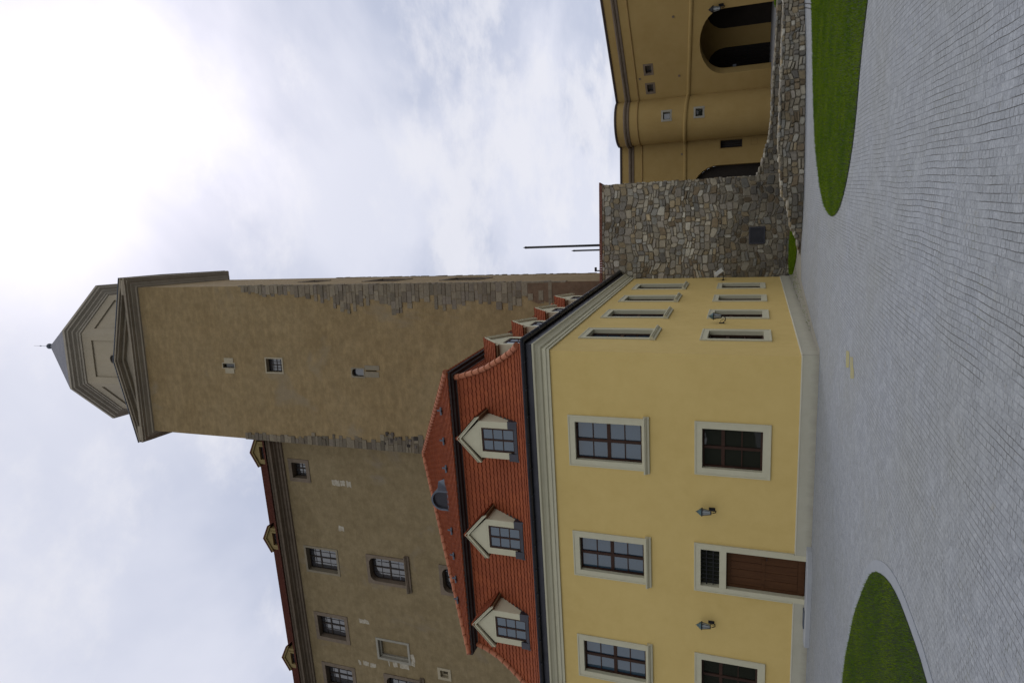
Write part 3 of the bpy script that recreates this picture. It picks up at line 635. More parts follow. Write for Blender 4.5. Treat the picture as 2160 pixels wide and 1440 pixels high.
# sheet-metal roof vent, a half-round hood
vx, vy = -7.0, 2.72; vz = slope_z(vy) - .05; v = MB(); fr_ = Fr((vx, vy, vz), (1, 0, 0), (0, -1, 0))
outl = [(-.43, 0)] + [(.43 * math.cos(t), .36 + .43 * math.sin(t)) for t in [math.pi - math.pi * i / 14 for i in range(15)]] + [(.43, 0)]
inl = [(-.36, .06)] + [(.36 * math.cos(t), .36 + .36 * math.sin(t)) for t in [math.pi - math.pi * i / 14 for i in range(15)]] + [(.36, .06)]
v.ring(fr_, outl, inl, -.06, .05)
v.loft([[fr_(x, -.02, z) for x, z in outl], [fr_(x * .9, -1.25, z * .75 + .30) for x, z in outl]], False, sm=True)
v.loft([[fr_(x, -.0, z) for x, z in ((.43, 0.02), (.43, .5))], [fr_(.85, -.25, .2), fr_(.5, -.6, .75)]], False)
v.box(fr_, -.6, .6, -.02, .22, -.22, -.12)
vt = v.build("roof_vent", LEAD, yb)
l = MB(); l.poly([fr_(x, -.05, z) for x, z in inl])
for i in range(15): l.box(fr_, -.34, .34, -.048, -.035, .07 + i * .043, .085 + i * .043)
l.build("louvre", ZINC, vt)

# windows of the two facades
VS = ((.5, .095),); HS = ((.25, .03), (.5, .11), (.75, .03)); HG = ((.33, .03), (.66, .10))
for a, b_ in up_x: window(yb, FF, a, b_, 4.812, 7.169, .19, .06, sur=CREAM, sash=SASH, gl=GLASS, vs=VS, hs=HS, sill=(.10, .17, .15))
for a, b_ in gr_x: window(yb, FF, a, b_, 1.198, 3.274, .19, sur=CREAM, sash=SASH, gl=GLASSG, vs=((.5, .085),), hs=HG)
for a, b_ in sy:
    window(yb, FS, a, b_, 4.82, 7.18, .19, .06, sur=CREAM, sash=SASH, gl=GLASS, vs=VS, hs=HS, sill=(.10, .17, .15))
    window(yb, FS, a, b_, 1.19, 3.26, .19, sur=CREAM, sash=SASH, gl=GLASSG, vs=((.5, .085),), hs=HG)
# door with a barred light above
d = MB(); po = rect(DX0, DX1, .13, DZ1); B1 = .17
d.box(FF, DX0, DX0 + B1, -.22, .05, .0, DZ1); d.box(FF, DX1 - B1, DX1, -.22, .05, .0, DZ1); d.box(FF, DX0 + B1, DX1 - B1, -.22, .05, DZ1 - .17, DZ1)
d.box(FF, DX0 + B1, DX1 - B1, -.22, .049, 2.36, 2.56); d.box(FF, DX0 - .025, DX0 + .012, -.01, .062, .46, DZ1 + .025); d.box(FF, DX1 - .012, DX1 + .025, -.01, .062, .46, DZ1 + .025); d.box(FF, DX0 + .012, DX1 - .012, -.01, .0615, DZ1 - .012, DZ1 + .024)
ds = d.build("door_surround", CREAM, yb)
d = MB(); x0, x1 = DX0 + B1, DX1 - B1
d.box(FF, x0, x1, -.21, -.15, .10, 2.36)
d.ring(FF, rect(x0, x1, .14, 2.36), rect(x0 + .10, x1 - .10, .32, 2.24), -.16, -.115)
d.box(FF, x0 + .1, x1 - .1, -.16, -.118, 1.24, 1.34)
nb = 4
for row in ((.33, 1.235), (1.345, 2.235)):
    for i in range(nb):
        wd = (x1 - x0 - .2) / nb; d.box(FF, x0 + .1 + i * wd + .006, x0 + .1 + (i + 1) * wd - .006, -.16, -.130, row[0], row[1])
for x in (x0 + .2, (x0 + x1) / 2, x1 - .2):
    for z in (1.265, 1.315): d.box(FF, x - .018, x + .018, -.12, -.10, z - .012, z + .012)
door = d.build("door", DOORW, ds)
d = MB(); d.box(FF, x1 - .085, x1 - .045, -.116, -.10, 1.1, 1.32); d.tube([FF(x1 - .065, -.1, 1.2), FF(x1 - .065, -.05, 1.2), FF(x1 - .19, -.05, 1.2)], .011, 6); d.build("door_handle", IRON, ds)
d = MB(); d.poly([FF(x0, -.16, 2.56), FF(x1, -.16, 2.56), FF(x1, -.16, 3.12), FF(x0, -.16, 3.12)]); d.build("pane", GLASSG, ds)
d = MB()
for z in (2.75, 2.95): d.box(FF, x0, x1, -.09, -.075, z - .013, z + .013)
for i in range(9): xx = x0 + (x1 - x0) * (i + .5) / 9; d.box(FF, xx - .009, xx + .009, -.10, -.085, 2.56, 3.12)
d.build("window_grille", IRON, ds)

# dormers
def dormer(f, inset, dz):
    """f: origin on the front-wall line; the face stands a little behind it"""
    F = lambda x, n, z: f(x, n - inset, z + dz)
    m = MB(); W2, O2, ZE, ZA = .655, .425, 10.40, 11.06
    m.prism(F, rect(-W2, -O2, 9.30, ZE), -.12, 0); m.prism(F, rect(O2, W2, 9.30, ZE), -.12, 0)
    m.prism(F, [(-W2, ZE - .002), (W2, ZE - .002), (0, ZA)], -.12, .002); m.box(F, -O2, O2, -.12, -.001, 10.33, ZE)
    for s in (-1, 1):                                     # cheeks
        a = m.pts([F(s * W2, -.12, 8.9), F(s * W2, -.12, ZE), F(s * W2, -1.5, ZE), F(s * W2, -1.5, 8.9), F(s * (W2 - .1), -.12, 8.9), F(s * (W2 - .1), -.12, ZE), F(s * (W2 - .1), -1.5, ZE), F(s * (W2 - .1), -1.5, 8.9)])
        for q in ((0, 1, 2, 3), (4, 5, 6, 7), (0, 1, 5, 4), (1, 2, 6, 5)): m.face([a[i] for i in q])
        m.prism(F, [(s * .80, ZE - .04), (s * .80, ZE + .06), (0, ZA + .125), (0, ZA + .02)], -.005, .085)     # raking trim
        m.prism(F, [(s * .80, ZE + .061), (s * .80, ZE + .085), (0, ZA + .15), (0, ZA + .126)], -.005, .115)
    dm = m.build("dormer", CREAM, yb)
    t = MB(); n = 6
    for s in (-1, 1):
        e0 = F(s * .80, -.04, ZE + .09); top = F(0, -.04, ZA + .17); back = (F(0, -1, 0) - F(0, 0, 0)).normalized()
        tiled(t, [e0.lerp(top, i / n) for i in range(n + 1)], lambda p: -.13, lambda p: 1.5, back, tw=.2, sub=4, amp=.012, lift=.02)
    top = F(0, .1, ZA + .17); ridge(t, [F(0, .1, ZA + .13), F(0, -1.5, ZA + .13)], .06, .33)
    t.build("dormer_roof", TILE, dm)
    q = MB()
    for s in (-1, 1): q.prism(F, [(s * .78, ZE + .03), (s * .78, ZE + .06), (s * .0, ZA + .13), (0, ZA + .10)], -1.45, -.01)
    for s in (-1, 1): q.box(F, min(s * W2, s * .8), max(s * W2, s * .8), -1.3, -.02, ZE - .02, ZE + .03)
    q.build("soffit", SOFFIT, dm)
    z = MB()
    for s in (-1, 1):
        a, b_ = sorted((s * (O2 + .01), s * .70)); z.box(F, a, b_, -.16, .045, 9.04, 9.36); z.box(F, min(s * .655, s * .71), max(s * .655, s * .71), -1.0, .05, 8.95, 9.12)
        a, b_ = sorted((s * W2, s * (W2 + .05)))
        pl = [(-.05, 9.0), (-.05, 9.15), (-.45, 9.75), (-1.0, 10.55), (-1.1, 10.42), (-.5, 9.5)]
        A = z.pts([F(a, n, zz) for n, zz in pl]); B = z.pts([F(b_, n, zz) for n, zz in pl]); z.face(A); z.face(B[::-1])
        for i in range(6): z.face((A[i], A[(i + 1) % 6], B[(i + 1) % 6], B[i]))
    z.box(F, -.70, .70, -.1, .04, 9.05, 9.10); z.box(F, -O2, O2, -.1, .03, 9.099, 9.16)
    z.build("flashing", ZINC, dm)
    s_ = MB(); s_.ring(F, rect(-O2, O2, 9.13, 10.33), rect(-O2 + .06, O2 - .06, 9.20, 10.27), -.09, -.015); bars(s_, F, -O2 + .05, O2 - .05, 9.22, 10.28, -.075, ((.5, .06),), ((.333, .035), (.667, .035)))
    s_.build("sash", SASH, dm)
    g_ = MB(); g_.poly([F(-O2, -.04, 9.14), F(O2, -.04, 9.14), F(O2, -.04, 10.33), F(-O2, -.04, 10.33)]); g_.build("pane", GLASS, dm)
for x in (-3.19, -6.80, -10.38): dormer(Fr((x, 0, 0), (1, 0, 0), (0, -1, 0)), .13, -.05)
for y in (3.2, 6.36, 9.5, 12.87): dormer(Fr((0, y, 0), (0, 1, 0), (1, 0, 0)), .46, 0.0)

# step in front of the door
st = MB()
o_ = [(-5.72, 0), (-5.80, -.12), (-6.2, -.44), (-6.6, -.5), (-8.3, -.52), (-8.75, -.46), (-8.85, 0)]
st.loft([[WORLD(x, y - .045, z) for x, y in o_] for z in (0, .115)] + [[WORLD(x, y - .045 + (.012 if y < 0 else 0), .13) for x, y in o_]], True, False, True)
sto = empty("stone_step", (-7, -.3, 0), "low pale stone step with a cut corner under the wooden house door", "step")
st.build("slab", STEPM, sto)
rp = MB(); rp.loft([[WORLD(x, y, z) for x, y in ((-7.72, -.06), (-7.72, -.30), (-8.28, -.30), (-8.28, -.06))] for z in (.13, .165)], True, False, True); rp.build("threshold_ramp", LEAD, sto)

# ---------------------------------------------------------------- lanterns
def wall_lantern(pos, ex, en, label, s=1.0):
    """bracket lantern; origin at the wall plate"""
    t = empty("wall_lantern", pos, label, "lantern", None)
    Fb = Fr(pos, ex, en); F = lambda x, n, z: Fb(x * s, n * s, z * s)
    b = MB(); b.box(F, -.05, .05, 0, .02, -.16, .02)
    b.tube([F(0, .02, -.10), F(0, .10, -.19), F(0, .20, -.19), F(0, .25, -.12), F(0, .25, -.04)], .014 * s, 8); b.tube([F(0, .02, .0), F(0, .10, -.04), F(0, .14, -.12), F(0, .12, -.18)], .009 * s, 6)
    b.build("bracket", IRON, t)
    c = MB(); k = 6
    def hx(r, z): return [F(r * math.cos(2 * math.pi * (i + .5) / k), .25 + r * math.sin(2 * math.pi * (i + .5) / k), z) for i in range(k)]
    for i in range(k):
        c.tube([hx(.058, -.05)[i], hx(.105, .20)[i]], .007 * s, 5)
    c.loft([hx(.03, -.07), hx(.066, -.065), hx(.066, -.045), hx(.03, -.04)], True, True, True); c.loft([hx(.10, .195), hx(.135, .195), hx(.135, .22), hx(.10, .22)], True, True, True)
    c.build("cage", IRON, t)
    g_ = MB(); g_.loft([hx(.052, -.04), hx(.097, .195)], True, True, True); g_.build("lantern_glass", LAMPG, t)
    h = MB(); h.loft([hx(.125, .221), hx(.085, .28), hx(.05, .315), hx(.045, .335), hx(.012, .36), hx(.012, .39)], True, True, True); h.build("cap", COPPER, t)
    return t
la = wall_lantern((-4.85, 0, 2.86), (1, 0, 0), (0, -1, 0), "lantern on the yellow front between the wooden door and the house corner", 1.0)
lb = copy_tree(la); lb.location = (-8.74, 0, 2.86); lb['label'] = "lantern on the yellow front beyond the wooden door, farthest from the house corner"
wall_lantern((0, 4.45, 2.80), (0, 1, 0), (1, 0, 0), "lantern on the narrow receding house side between two ground floor windows", 1.0)
for o in [o for o in COL.objects if o.name.startswith("wall_lantern")]: o['group'] = "lanterns on the house walls"
fl = empty("floodlight", (0, 15.15, 3.1), "small white floodlight on a black arm at the far end of the house side", "floodlight")
f_ = MB(); f_.box(Fr((0, 15.15, 3.1), (0, 1, 0), (1, 0, 0)), -.06, .06, 0, .03, -.06, .06); f_.tube([(0.02, 15.15, 3.1), (.40, 15.15, 3.1), (.42, 15.15, 3.16)], .022, 8); f_.build("arm", IRON, fl)
f_ = MB(); c0 = Vector((.42, 15.15, 3.30)); dx = Vector((.62, 0, -.78)); dn = Vector((.78, 0, .62))
for e0, e1, th in ((-.22, .22, .11),):
    A = [c0 + dx * e + dn * t_ + Vector((0, yy, 0)) for e in (e0, e1) for t_ in (-.08, .08) for yy in (-.2, .2)]
    I = f_.pts(A)
    for q in ((0, 1, 3, 2), (4, 6, 7, 5), (0, 4, 5, 1), (2, 3, 7, 6), (0, 2, 6, 4), (1, 5, 7, 3)): f_.face([I[i] for i in q])
f_.build("lamp_housing", WHITE, fl)

# ================================================================ TALL RUBBLE WALL AND RUINS
AW = math.radians(6.8); WO = Vector((0, 16.22, 0)); wex = Vector((math.cos(AW), math.sin(AW), 0)); wen = Vector((math.sin(AW), -math.cos(AW), 0))
FW = Fr(WO, wex, wen); WX0, WX1, WZ = -6.0, 5.04, 9.44
sw = empty("stone_wall", (2.5, 16.5, 0), "tall rubble stone wall with a red brick coping and a dark square vent beside the yellow house", "wall")
m = MB(); m.box(FW, WX0, WX1 - .02, -1.0, -.005, 0, WZ); m.build("wall_core", MORTAR, sw)
rs = random.Random(11)
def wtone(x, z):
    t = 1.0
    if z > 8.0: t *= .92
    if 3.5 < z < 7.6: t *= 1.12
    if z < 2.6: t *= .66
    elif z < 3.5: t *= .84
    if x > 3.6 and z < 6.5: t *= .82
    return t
HX0, HX1, HZ0, HZ1 = 1.68, 2.48, 1.19, 1.90
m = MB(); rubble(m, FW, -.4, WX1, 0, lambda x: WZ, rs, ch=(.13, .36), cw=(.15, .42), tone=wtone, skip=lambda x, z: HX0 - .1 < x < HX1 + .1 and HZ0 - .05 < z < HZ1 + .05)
FWE = Fr(FW(WX1, 0, 0), -wen, wex)                          # free end of the wall
rubble(m, FWE, 0, 1.0, 0, lambda x: WZ, rs, n0=-.03)
m.build("masonry", RUBBLE, sw)
m = MB(); x = WX0
while x < WX1 + .01:
    m.box(FW, x + .004, x + .061, -1.02, .035 + rs.uniform(-.006, .006), WZ + .002, WZ + .075); x += .065
x = WX0
while x < WX1 + .01:
    m.box(FW, x + .004, x + .126, -1.04, .05 + rs.uniform(-.006, .006), WZ + .08, WZ + .15); x += .13
m.build("coping", BRICKR, sw)
m = MB(); m.ring(FW, rect(HX0 - .03, HX1 + .03, HZ0 - .03, HZ1 + .03), rect(HX0 + .05, HX1 - .05, HZ0 + .05, HZ1 - .05), -.1, .075)
for i in range(12): z = HZ0 + .06 + i * .05; m.box(FW, HX0 + .05, HX1 - .05, .02, .055, z, z + .03)
m.box(FW, HX0, HX1, -.08, .0, HZ0, HZ1); m.build("vent_cover", ZINC, sw)
# low ruined wall in front: runs along a curve
class Curve:
    def __init__(s, pts): s.p = [Vector((x, y, 0)) for x, y in pts]; s.L = [0]; [s.L.append(s.L[-1] + (b - a).length) for a, b in zip(s.p, s.p[1:])]
    def __call__(s, x, n, z):
        x = max(0, min(x, s.L[-1] - 1e-6))
        for i in range(len(s.L) - 1):
            if x <= s.L[i + 1]: break
        t = (x - s.L[i]) / (s.L[i + 1] - s.L[i]); d = (s.p[i + 1] - s.p[i]).normalized()
        def nd(j):
            a = s.p[max(j - 1, 0)]; b = s.p[min(j + 1, len(s.p) - 1)]; e = (b - a).normalized(); return Vector((e.y, -e.x, 0))
        nn = nd(i).lerp(nd(i + 1), t).normalized()
        return s.p[i].lerp(s.p[i + 1], t) + nn * n + Vector((0, 0, z))
CV = Curve([(1.9, 8.75), (2.9, 8.36), (4.34, 8.10), (6.05, 8.47), (7.78, 8.97), (9.56, 9.74), (11.6, 11.5), (14.0, 13.9), (16.5, 16.6)])
def lintab(tab):
    def f(x):
        if x <= tab[0][0]: return tab[0][1]
        for (a, u), (b, v) in zip(tab, tab[1:]):
            if x <= b: return u + (v - u) * (x - a) / (b - a)
        return tab[-1][1]
    return f
ht = lintab([(0, .07), (.6, .15), (1.1, .38), (1.6, .50), (2.1, .55), (2.5, .78), (4.2, .92), (6.0, .90), (8.0, .86), (10.7, .76), (14, .8), (18, .85)])
rw = empty("ruined_wall", (6, 9, 0), "low broken rubble wall curving along the paving in front of the gate house", "wall")
rs = random.Random(21); LT = CV.L[-1] - .05
m = MB(); n_ = 60
sec = [[CV(LT * i / n_, n, z) for n, z in ((-.01, 0), (-.01, ht(LT * i / n_) * .96), (-1.0, ht(LT * i / n_) * .9), (-1.0, 0))] for i in range(n_ + 1)]
m.loft(sec, True, True, True); m.build("wall_core", MORTAR, rw)
m = MB(); rubble(m, CV, .9, LT, 0, lambda x: ht(x) + .02, rs, ch=(.10, .24), cw=(.14, .42), prot=(.03, .08), tone=lambda x, z: .80)
m.build("masonry", RUBBLE, rw)
m = MB(); x = .05
while x < LT:
    s_ = rs.uniform(.10, .2); 
    for n in (-.08, -.30, -.55, -.85):
        p_ = CV(x + rs.uniform(-.08, .08), n + rs.uniform(-.06, .06), 0); z = ht(x) * (.97 if n > -.5 else .92)
        boulder(m, (p_.x, p_.y, z), (s_ * rs.uniform(.8, 1.4), s_ * rs.uniform(.6, 1.0), min(.055, ht(x) * .4) * rs.uniform(.7, 1.3)), rs, .95)
    x += s_ * 1.5
m.build("crest_stones", RUBBLE, rw)
# jagged stump of the tall wall, falling away towards the gate house
r2 = empty("ruined_wall", (8, 17.3, 0), "jagged stepped stub of rubble continuing from the foot of the tall stone wall", "wall")
CB = Curve([(4.95, 16.83), (8.1, 17.19), (10.8, 17.5), (13.2, 17.79), (17, 18.3)])
h2 = lintab([(0, 1.62), (.25, 1.55), (.35, 1.42), (.75, 1.38), (.85, 1.30), (1.4, 1.25), (1.6, 1.12), (2.4, 1.03), (3.2, .97), (4.5, .97), (5.9, .88), (8, .82), (12, .8)])
m = MB(); n_ = 50; LT = CB.L[-1] - .05
m.loft([[CB(LT * i / n_, n, z) for n, z in ((-.01, 0), (-.01, h2(LT * i / n_) - .05), (-.9, h2(LT * i / n_) - .08), (-.9, 0))] for i in range(n_ + 1)], True, True, True); m.build("wall_core", MORTAR, r2)
m = MB(); rubble(m, CB, 0.1, LT, 0, lambda x: h2(x) + .02, rs, ch=(.12, .24), cw=(.16, .42), tone=lambda x, z: .62)
m.build("masonry", RUBBLE, r2)
m = MB(); x = .1
while x < LT:
    s_ = rs.uniform(.10, .19)
    for n in (-.1, -.4, -.75):
        p_ = CB(x, n + rs.uniform(-.06, .06), 0); boulder(m, (p_.x, p_.y, h2(x) - .02), (s_ * 1.2, s_, .06 * rs.uniform(.6, 1.4)), rs, .85)
    x += s_ * 1.5
m.build("crest_stones", RUBBLE, r2)
# soil between the two ruins, and the paved terrace behind
g = MB(); a = [CV(1.4 + 16 * i / 20, -.6, .35) for i in range(18)]; bq = [CB(12 * i / 17, .0, .45) for i in range(18)]
g.loft([a, bq], False); structure(g.build("soil", EARTH))
g = MB(); g.loft([[CB(12 * i / 17, -.5, .78) for i in range(18)], [WORLD(6 + 22 * i / 17, 30, .95) for i in range(18)]], False); structure(g.build("terrace", TERR))
lawn("terrace_grass", [(13.0, 18.6), (16.5, 19.2), (17.5, 20.6), (13.6, 20.2)], 14000, .08, .012, 7, .86)
# small spotlight on the coping
sp = empty("coping_lamp", (.42, 16.6, WZ + .15), "tiny black spotlight bracket standing on the brick coping near the tower", "lamp")
m = MB(); m.box(Fr((.42, 16.6, WZ + .15), (1, 0, 0), (0, -1, 0)), -.03, .03, -.03, .03, 0, .24); m.build("post", IRON, sp)
m = MB(); m.box(Fr((.42, 16.6, WZ + .15), (1, 0, 0), (0, -1, 0)), -.04, .19, -.07, .07, .24, .34); m.build("lamp_head", IRON, sp)
# two flagpoles behind the wall
for x, zt, rr, lab in ((1.19, 16.5, .075, "taller and thicker of the two dark poles rising behind the brick coping"), (.88, 13.1, .055, "shorter thin dark pole just behind the brick coping beside the tower")):
    e = empty("flagpole", (x, 24, 0), lab, "pole", "poles behind the stone wall")
    m = MB(); m.tube([(x, 24, 0), (x, 24, zt - .15)], [rr * 1.15, rr], 12); m.build("shaft", IRON, e)
    m = MB(); m.lathe((x, 24, zt - .15), [(rr * 1.1, 0), (rr * 1.15, .05), (rr * .6, .12), (.01, .22)], 12); m.build("cap", IRON, e)

# ================================================================ TOWER
TH = math.radians(4.35); TO = Vector((-.37, 18.0, 0)); te1 = Vector((-math.cos(TH), -math.sin(TH), 0)); te2 = Vector((-math.sin(TH), math.cos(TH), 0))
TA, TB, TZ = 11.2, 9.2, 45.8
def tw(a, b, z): return TO + te1 * a + te2 * b + Vector((0, 0, z))
FT = Fr(TO, te1, -te2); FTS = Fr(TO, te2, -te1)            # front: x runs from the near corner; side
tower = empty("castle_tower", (-6, 22, 0), "tall tan plastered castle tower with stone corners, pediments and a pointed lantern top", "tower")
m = MB()
fh = [hole(5.58, 5.98, 37.0, 38.14), hole(5.06, 6.22, 32.72, 34.28), hole(5.62, 6.22, 26.12, 27.12), hole(5.715, 5.815, 25.16, 26.02)]
sh = [hole(3.4, 5.4, 32.0, 33.55), hole(3.0, 5.8, 25.2, 27.8), hole(3.0, 5.8, 18.85, 21.7)]
m.grid(FT, 0, TA, 0, TZ, fh); m.grid(FTS, 0, TB, 0, TZ, sh)
m.grid(Fr(tw(0, TB, 0), te1, te2), 0, TA, 0, TZ); m.grid(Fr(tw(TA, 0, 0), te2, te1), 0, TB, 0, TZ)
m.build("shaft", TOWER, tower)
# brown weathered plaster at the foot of the near corner
WORN = varied("worn_brown_plaster", (0.13, 0.078, 0.045), (0.10, 0.065, 0.042), (0.19, 0.125, 0.08), 0.7, 3, bump=0.5, bdist=0.03)
m = MB(); rs = random.Random(3)
pl = [(-.02, 6.0)] + [(1.25 + .18 * math.sin(z * 1.9) + rs.uniform(-.12, .12) - max(0, z - 13.2) * .35, z) for z in [6 + i * .35 for i in range(26)]] + [(-.02, 15.2)]
m.prism(FT, pl, -.02, .03); m.build("worn_plaster", WORN, tower)
QC = [(0.185, 0.150, 0.105), (0.165, 0.138, 0.10), (0.20, 0.165, 0.115), (0.175, 0.145, 0.11), (0.15, 0.122, 0.088), (0.215, 0.178, 0.125)]
def quoins(mb, f, z0, z1, wid, seed, dark=0.0, side=1, base=0.0):
    rs = random.Random(seed); z = z0; alt = 0
    while z < z1:
        h = rs.uniform(.20, .40); w_ = wid(z) * (1.0 if alt % 2 else rs.uniform(.66, .92)) * rs.uniform(.85, 1.12); alt += 1; x = 0
        while x < w_:
            l_ = min(rs.uniform(.4, .85), w_ - x)
            if l_ < .18: break
            col = sc(rs.choice(QC), rs.uniform(.85, 1.15) * (1 - dark * rs.random()))
            a, b_ = base + side * (x + .012), base + side * (x + l_ - .012)
            pr = rs.uniform(.008, .06)
            mb.box(f, min(a, b_) - (.05 if x == 0 else 0) * (1 if side > 0 else 0), max(a, b_) + (.05 if x == 0 else 0) * (1 if side < 0 else 0), -.04, pr, z + .012, z + h - .012, col); x += l_
        z += h
def wq(z): return 0.55 if z > 34 else (.75 if z > 31 else (1.0 if z > 29 else 1.55 + .35 * math.sin(z * 1.7)))
m = MB(); quoins(m, FT, 12.6, 35.7, wq, 4); quoins(m, FTS, 12, 35.7, lambda z: .45, 5); m.build("quoin_stones", QUOIN, tower)
m = MB(); quoins(m, FTS, 9, 34.0, lambda z: .35, 6, side=-1, base=TB); m.build("quoin_stones", QUOIN, tower)
m = MB(); quoins(m, FT, 19.5, 36.6, lambda z: .55 if z > 31 else (.8 if z > 25 else 1.15), 7, dark=.3, side=-1, base=TA)
rs = random.Random(77)
for i in range(26):                                        # loose blackened stones showing through at the lower far corner
    z = rs.uniform(19.5, 25.5); xx = TA - rs.uniform(.3, 1.05); m.box(FT, xx - rs.uniform(.1, .3), xx, -.03, rs.uniform(.02, .07), z, z + rs.uniform(.12, .3), sc((.06, .05, .042), rs.uniform(.6, 2.2)))
m.build("quoin_stones", QUOIN, tower)
window(tower, FT, 5.06, 6.22, 32.72, 34.28, .10, reveal=.30, proud=.03, sur=LSTONE, sash=SASHP, gl=GLASSP, vs=((.5, .07), (.25, .03), (.75, .03)), hs=((.5, .05), (.25, .025), (.75, .025)), lip=False)
s_ = window(tower, FT, 5.56, 6.0, 36.98, 38.16, .06, reveal=.16, proud=.03, sur=LSTONE, sash=SASHP, gl=GLASSG, vs=(), hs=(), lip=False, sw=.03, name="arrow_slit")
m = MB(); m.box(FT, 5.20, 5.555, -.02, .03, 37.12, 37.95); m.build("slit_stone", LSTONE, s_); m = MB(); m.box(FT, 6.005, 6.34, -.02, .028, 37.1, 37.92); m.build("slit_stone", LSTONE, s_)
s_ = window(tower, FT, 5.58, 6.26, 26.1, 27.16, .08, reveal=.18, proud=.02, sur=FSTONE, sash=SASHP, gl=GLASSP, vs=(), hs=(), lip=False, r=.2, sw=.03, name="arched_window")
m = MB(); m.box(FT, 5.40, 5.70, -.02, .022, 24.95, 26.08); m.box(FT, 5.83, 6.2, -.02, .02, 25.0, 26.08); m.box(FT, 5.71, 5.82, -.2, -.15, 25.1, 26.1); m.build("loophole_stones", FSTONE, s_)
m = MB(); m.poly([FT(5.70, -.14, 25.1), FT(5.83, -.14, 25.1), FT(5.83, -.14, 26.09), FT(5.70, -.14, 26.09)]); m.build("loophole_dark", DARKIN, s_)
for a, b_, c_, d_ in ((3.4, 5.4, 32.0, 33.55), (3.0, 5.8, 25.2, 27.8), (3.0, 5.8, 18.85, 21.7)):
    window(tower, FTS, a, b_, c_, d_, .16, reveal=.12, proud=.05, sur=DSTONE, sash=SASHP, gl=GLASSP, vs=((.5, .08),), hs=((.5, .08),), lip=False)
def tring(o, z): return [tw(-o, -o, z), tw(TA + o, -o, z), tw(TA + o, TB + o, z), tw(-o, TB + o, z)]
m = MB(); m.loft([tring(o, z) for o, z in [(0, 45.55), (.10, 45.58), (.12, 45.70), (.22, 45.74), (.36, 45.80), (.38, 45.88), (.58, 45.90), (.60, 45.98), (.74, 46.0), (.76, 46.10), (.78, 46.16), (.3, 46.22), (-2.0, 46.25)]], True); m.build("cornice", TRIM, tower)
def pediment(f, W, name="pediment"):
    m = MB(); o = .74; zb, zp = 46.12, 48.0
    m.prism(f, [(-.35, zb), (W + .35, zb), (W / 2, zp - .42)], -.4, .06)                     # tympanum
    for s in (0, 1):
        X = lambda x: x if s == 0 else W - x
        def rake(t0, t1, n1): 
            m.prism(f, [(X(-o + (0 if t0 else .0)), zb - .02 + t0), (X(-o), zb - .02 + t1), (W / 2, zp + t1 - .3), (W / 2, zp + t0 - .3)], -.5, n1)
        rake(.20, .34, .76); rake(.08, .199, .62); rake(-.12, .079, .30)
    o_ = m.build(name, TRIM, tower)
    q = MB(); D = (TB if W > 10 else TA) / 2
    for s in (0, 1):
        X = lambda x: x if s == 0 else W - x
        P_ = [f(X(-.8), .80, zb + .33), f(W / 2, .80, zp + .05), f(W / 2, -D, zp + .05)]; up_ = Vector((0, 0, .06))
        A = q.pts(P_); B = q.pts([p_ + up_ for p_ in P_]); q.face(A); q.face(B[::-1])
        for i in range(3): q.face((A[i], A[(i + 1) % 3], B[(i + 1) % 3], B[i]))
    q.build("pediment_roof", LEAD, o_)
pediment(FT, TA); pediment(FTS, TB); pediment(Fr(tw(0, TB, 0), te1, te2), TA); pediment(Fr(tw(TA, 0, 0), te2, te1), TB)
ca, cb, AP = 5.62, 4.85, 4.84
def octa(ap, z): 
    k = ap * math.tan(math.pi / 8); P = [(-k, -ap), (k, -ap), (ap, -k), (ap, k), (k, ap), (-k, ap), (-ap, k), (-ap, -k)]
    return [tw(ca + x, cb + y, z) for x, y in P]
Lz0, Lz1 = 46.2, 52.5
lanm = MB(); KK = AP * math.tan(math.pi / 8)
for i in range(8):
    ang = math.pi / 4 * i; en_ = te1 * math.sin(ang) - te2 * math.cos(ang); ex_ = te1 * math.cos(ang) + te2 * math.sin(ang)
    f = Fr(tw(ca, cb, 0) + en_ * AP, ex_, en_); pw_ = KK - .52
    lanm.grid(f, -KK, KK, Lz0, Lz1, [(-pw_, pw_, 46.6, 51.2)]); 
    lanm.poly([f(-pw_, -.12, 46.6), f(pw_, -.12, 46.6), f(pw_, -.12, 51.2), f(-pw_, -.12, 51.2)])
    lanm.ring(f, rect(-pw_, pw_, 46.6, 51.2), rect(-pw_ + .001, pw_ - .001, 46.601, 51.199), -.13, 0)
lant = lanm.build("lantern", LANT, tower)
for i in range(8):
    ang = math.pi / 4 * i; en_ = te1 * math.sin(ang) - te2 * math.cos(ang); ex_ = te1 * math.cos(ang) + te2 * math.sin(ang)
    f = Fr(tw(ca, cb, 0) + en_ * AP, ex_, en_); q = MB()
    circ = lambda r_: [(r_ * math.cos(t), 49.12 + r_ * math.sin(t)) for t in [2 * math.pi * j / 18 for j in range(18)]]
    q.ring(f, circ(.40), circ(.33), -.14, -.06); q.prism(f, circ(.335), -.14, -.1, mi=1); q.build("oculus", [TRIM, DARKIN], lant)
m = MB(); m.loft([octa(o, z) for o, z in [(AP - .1, 52.2), (AP + .08, 52.2), (AP + .10, 52.37), (AP + .18, 52.39), (AP + .22, 52.5), (AP + .42, 52.57), (AP + .45, 52.7), (AP + .68, 52.75), (AP + .72, 52.87), (AP + .84, 52.91), (AP + .86, 53.11), (AP + .3, 53.25)]], True); m.build("lantern_cornice", LTRIM, lant)
m = MB(); m.loft([octa(AP + .82, 53.12), octa(AP + .80, 53.2), octa(.16, 62.65), octa(.1, 62.75)], True, False, True); rfo = m.build("tower_roof", SLATE, tower)
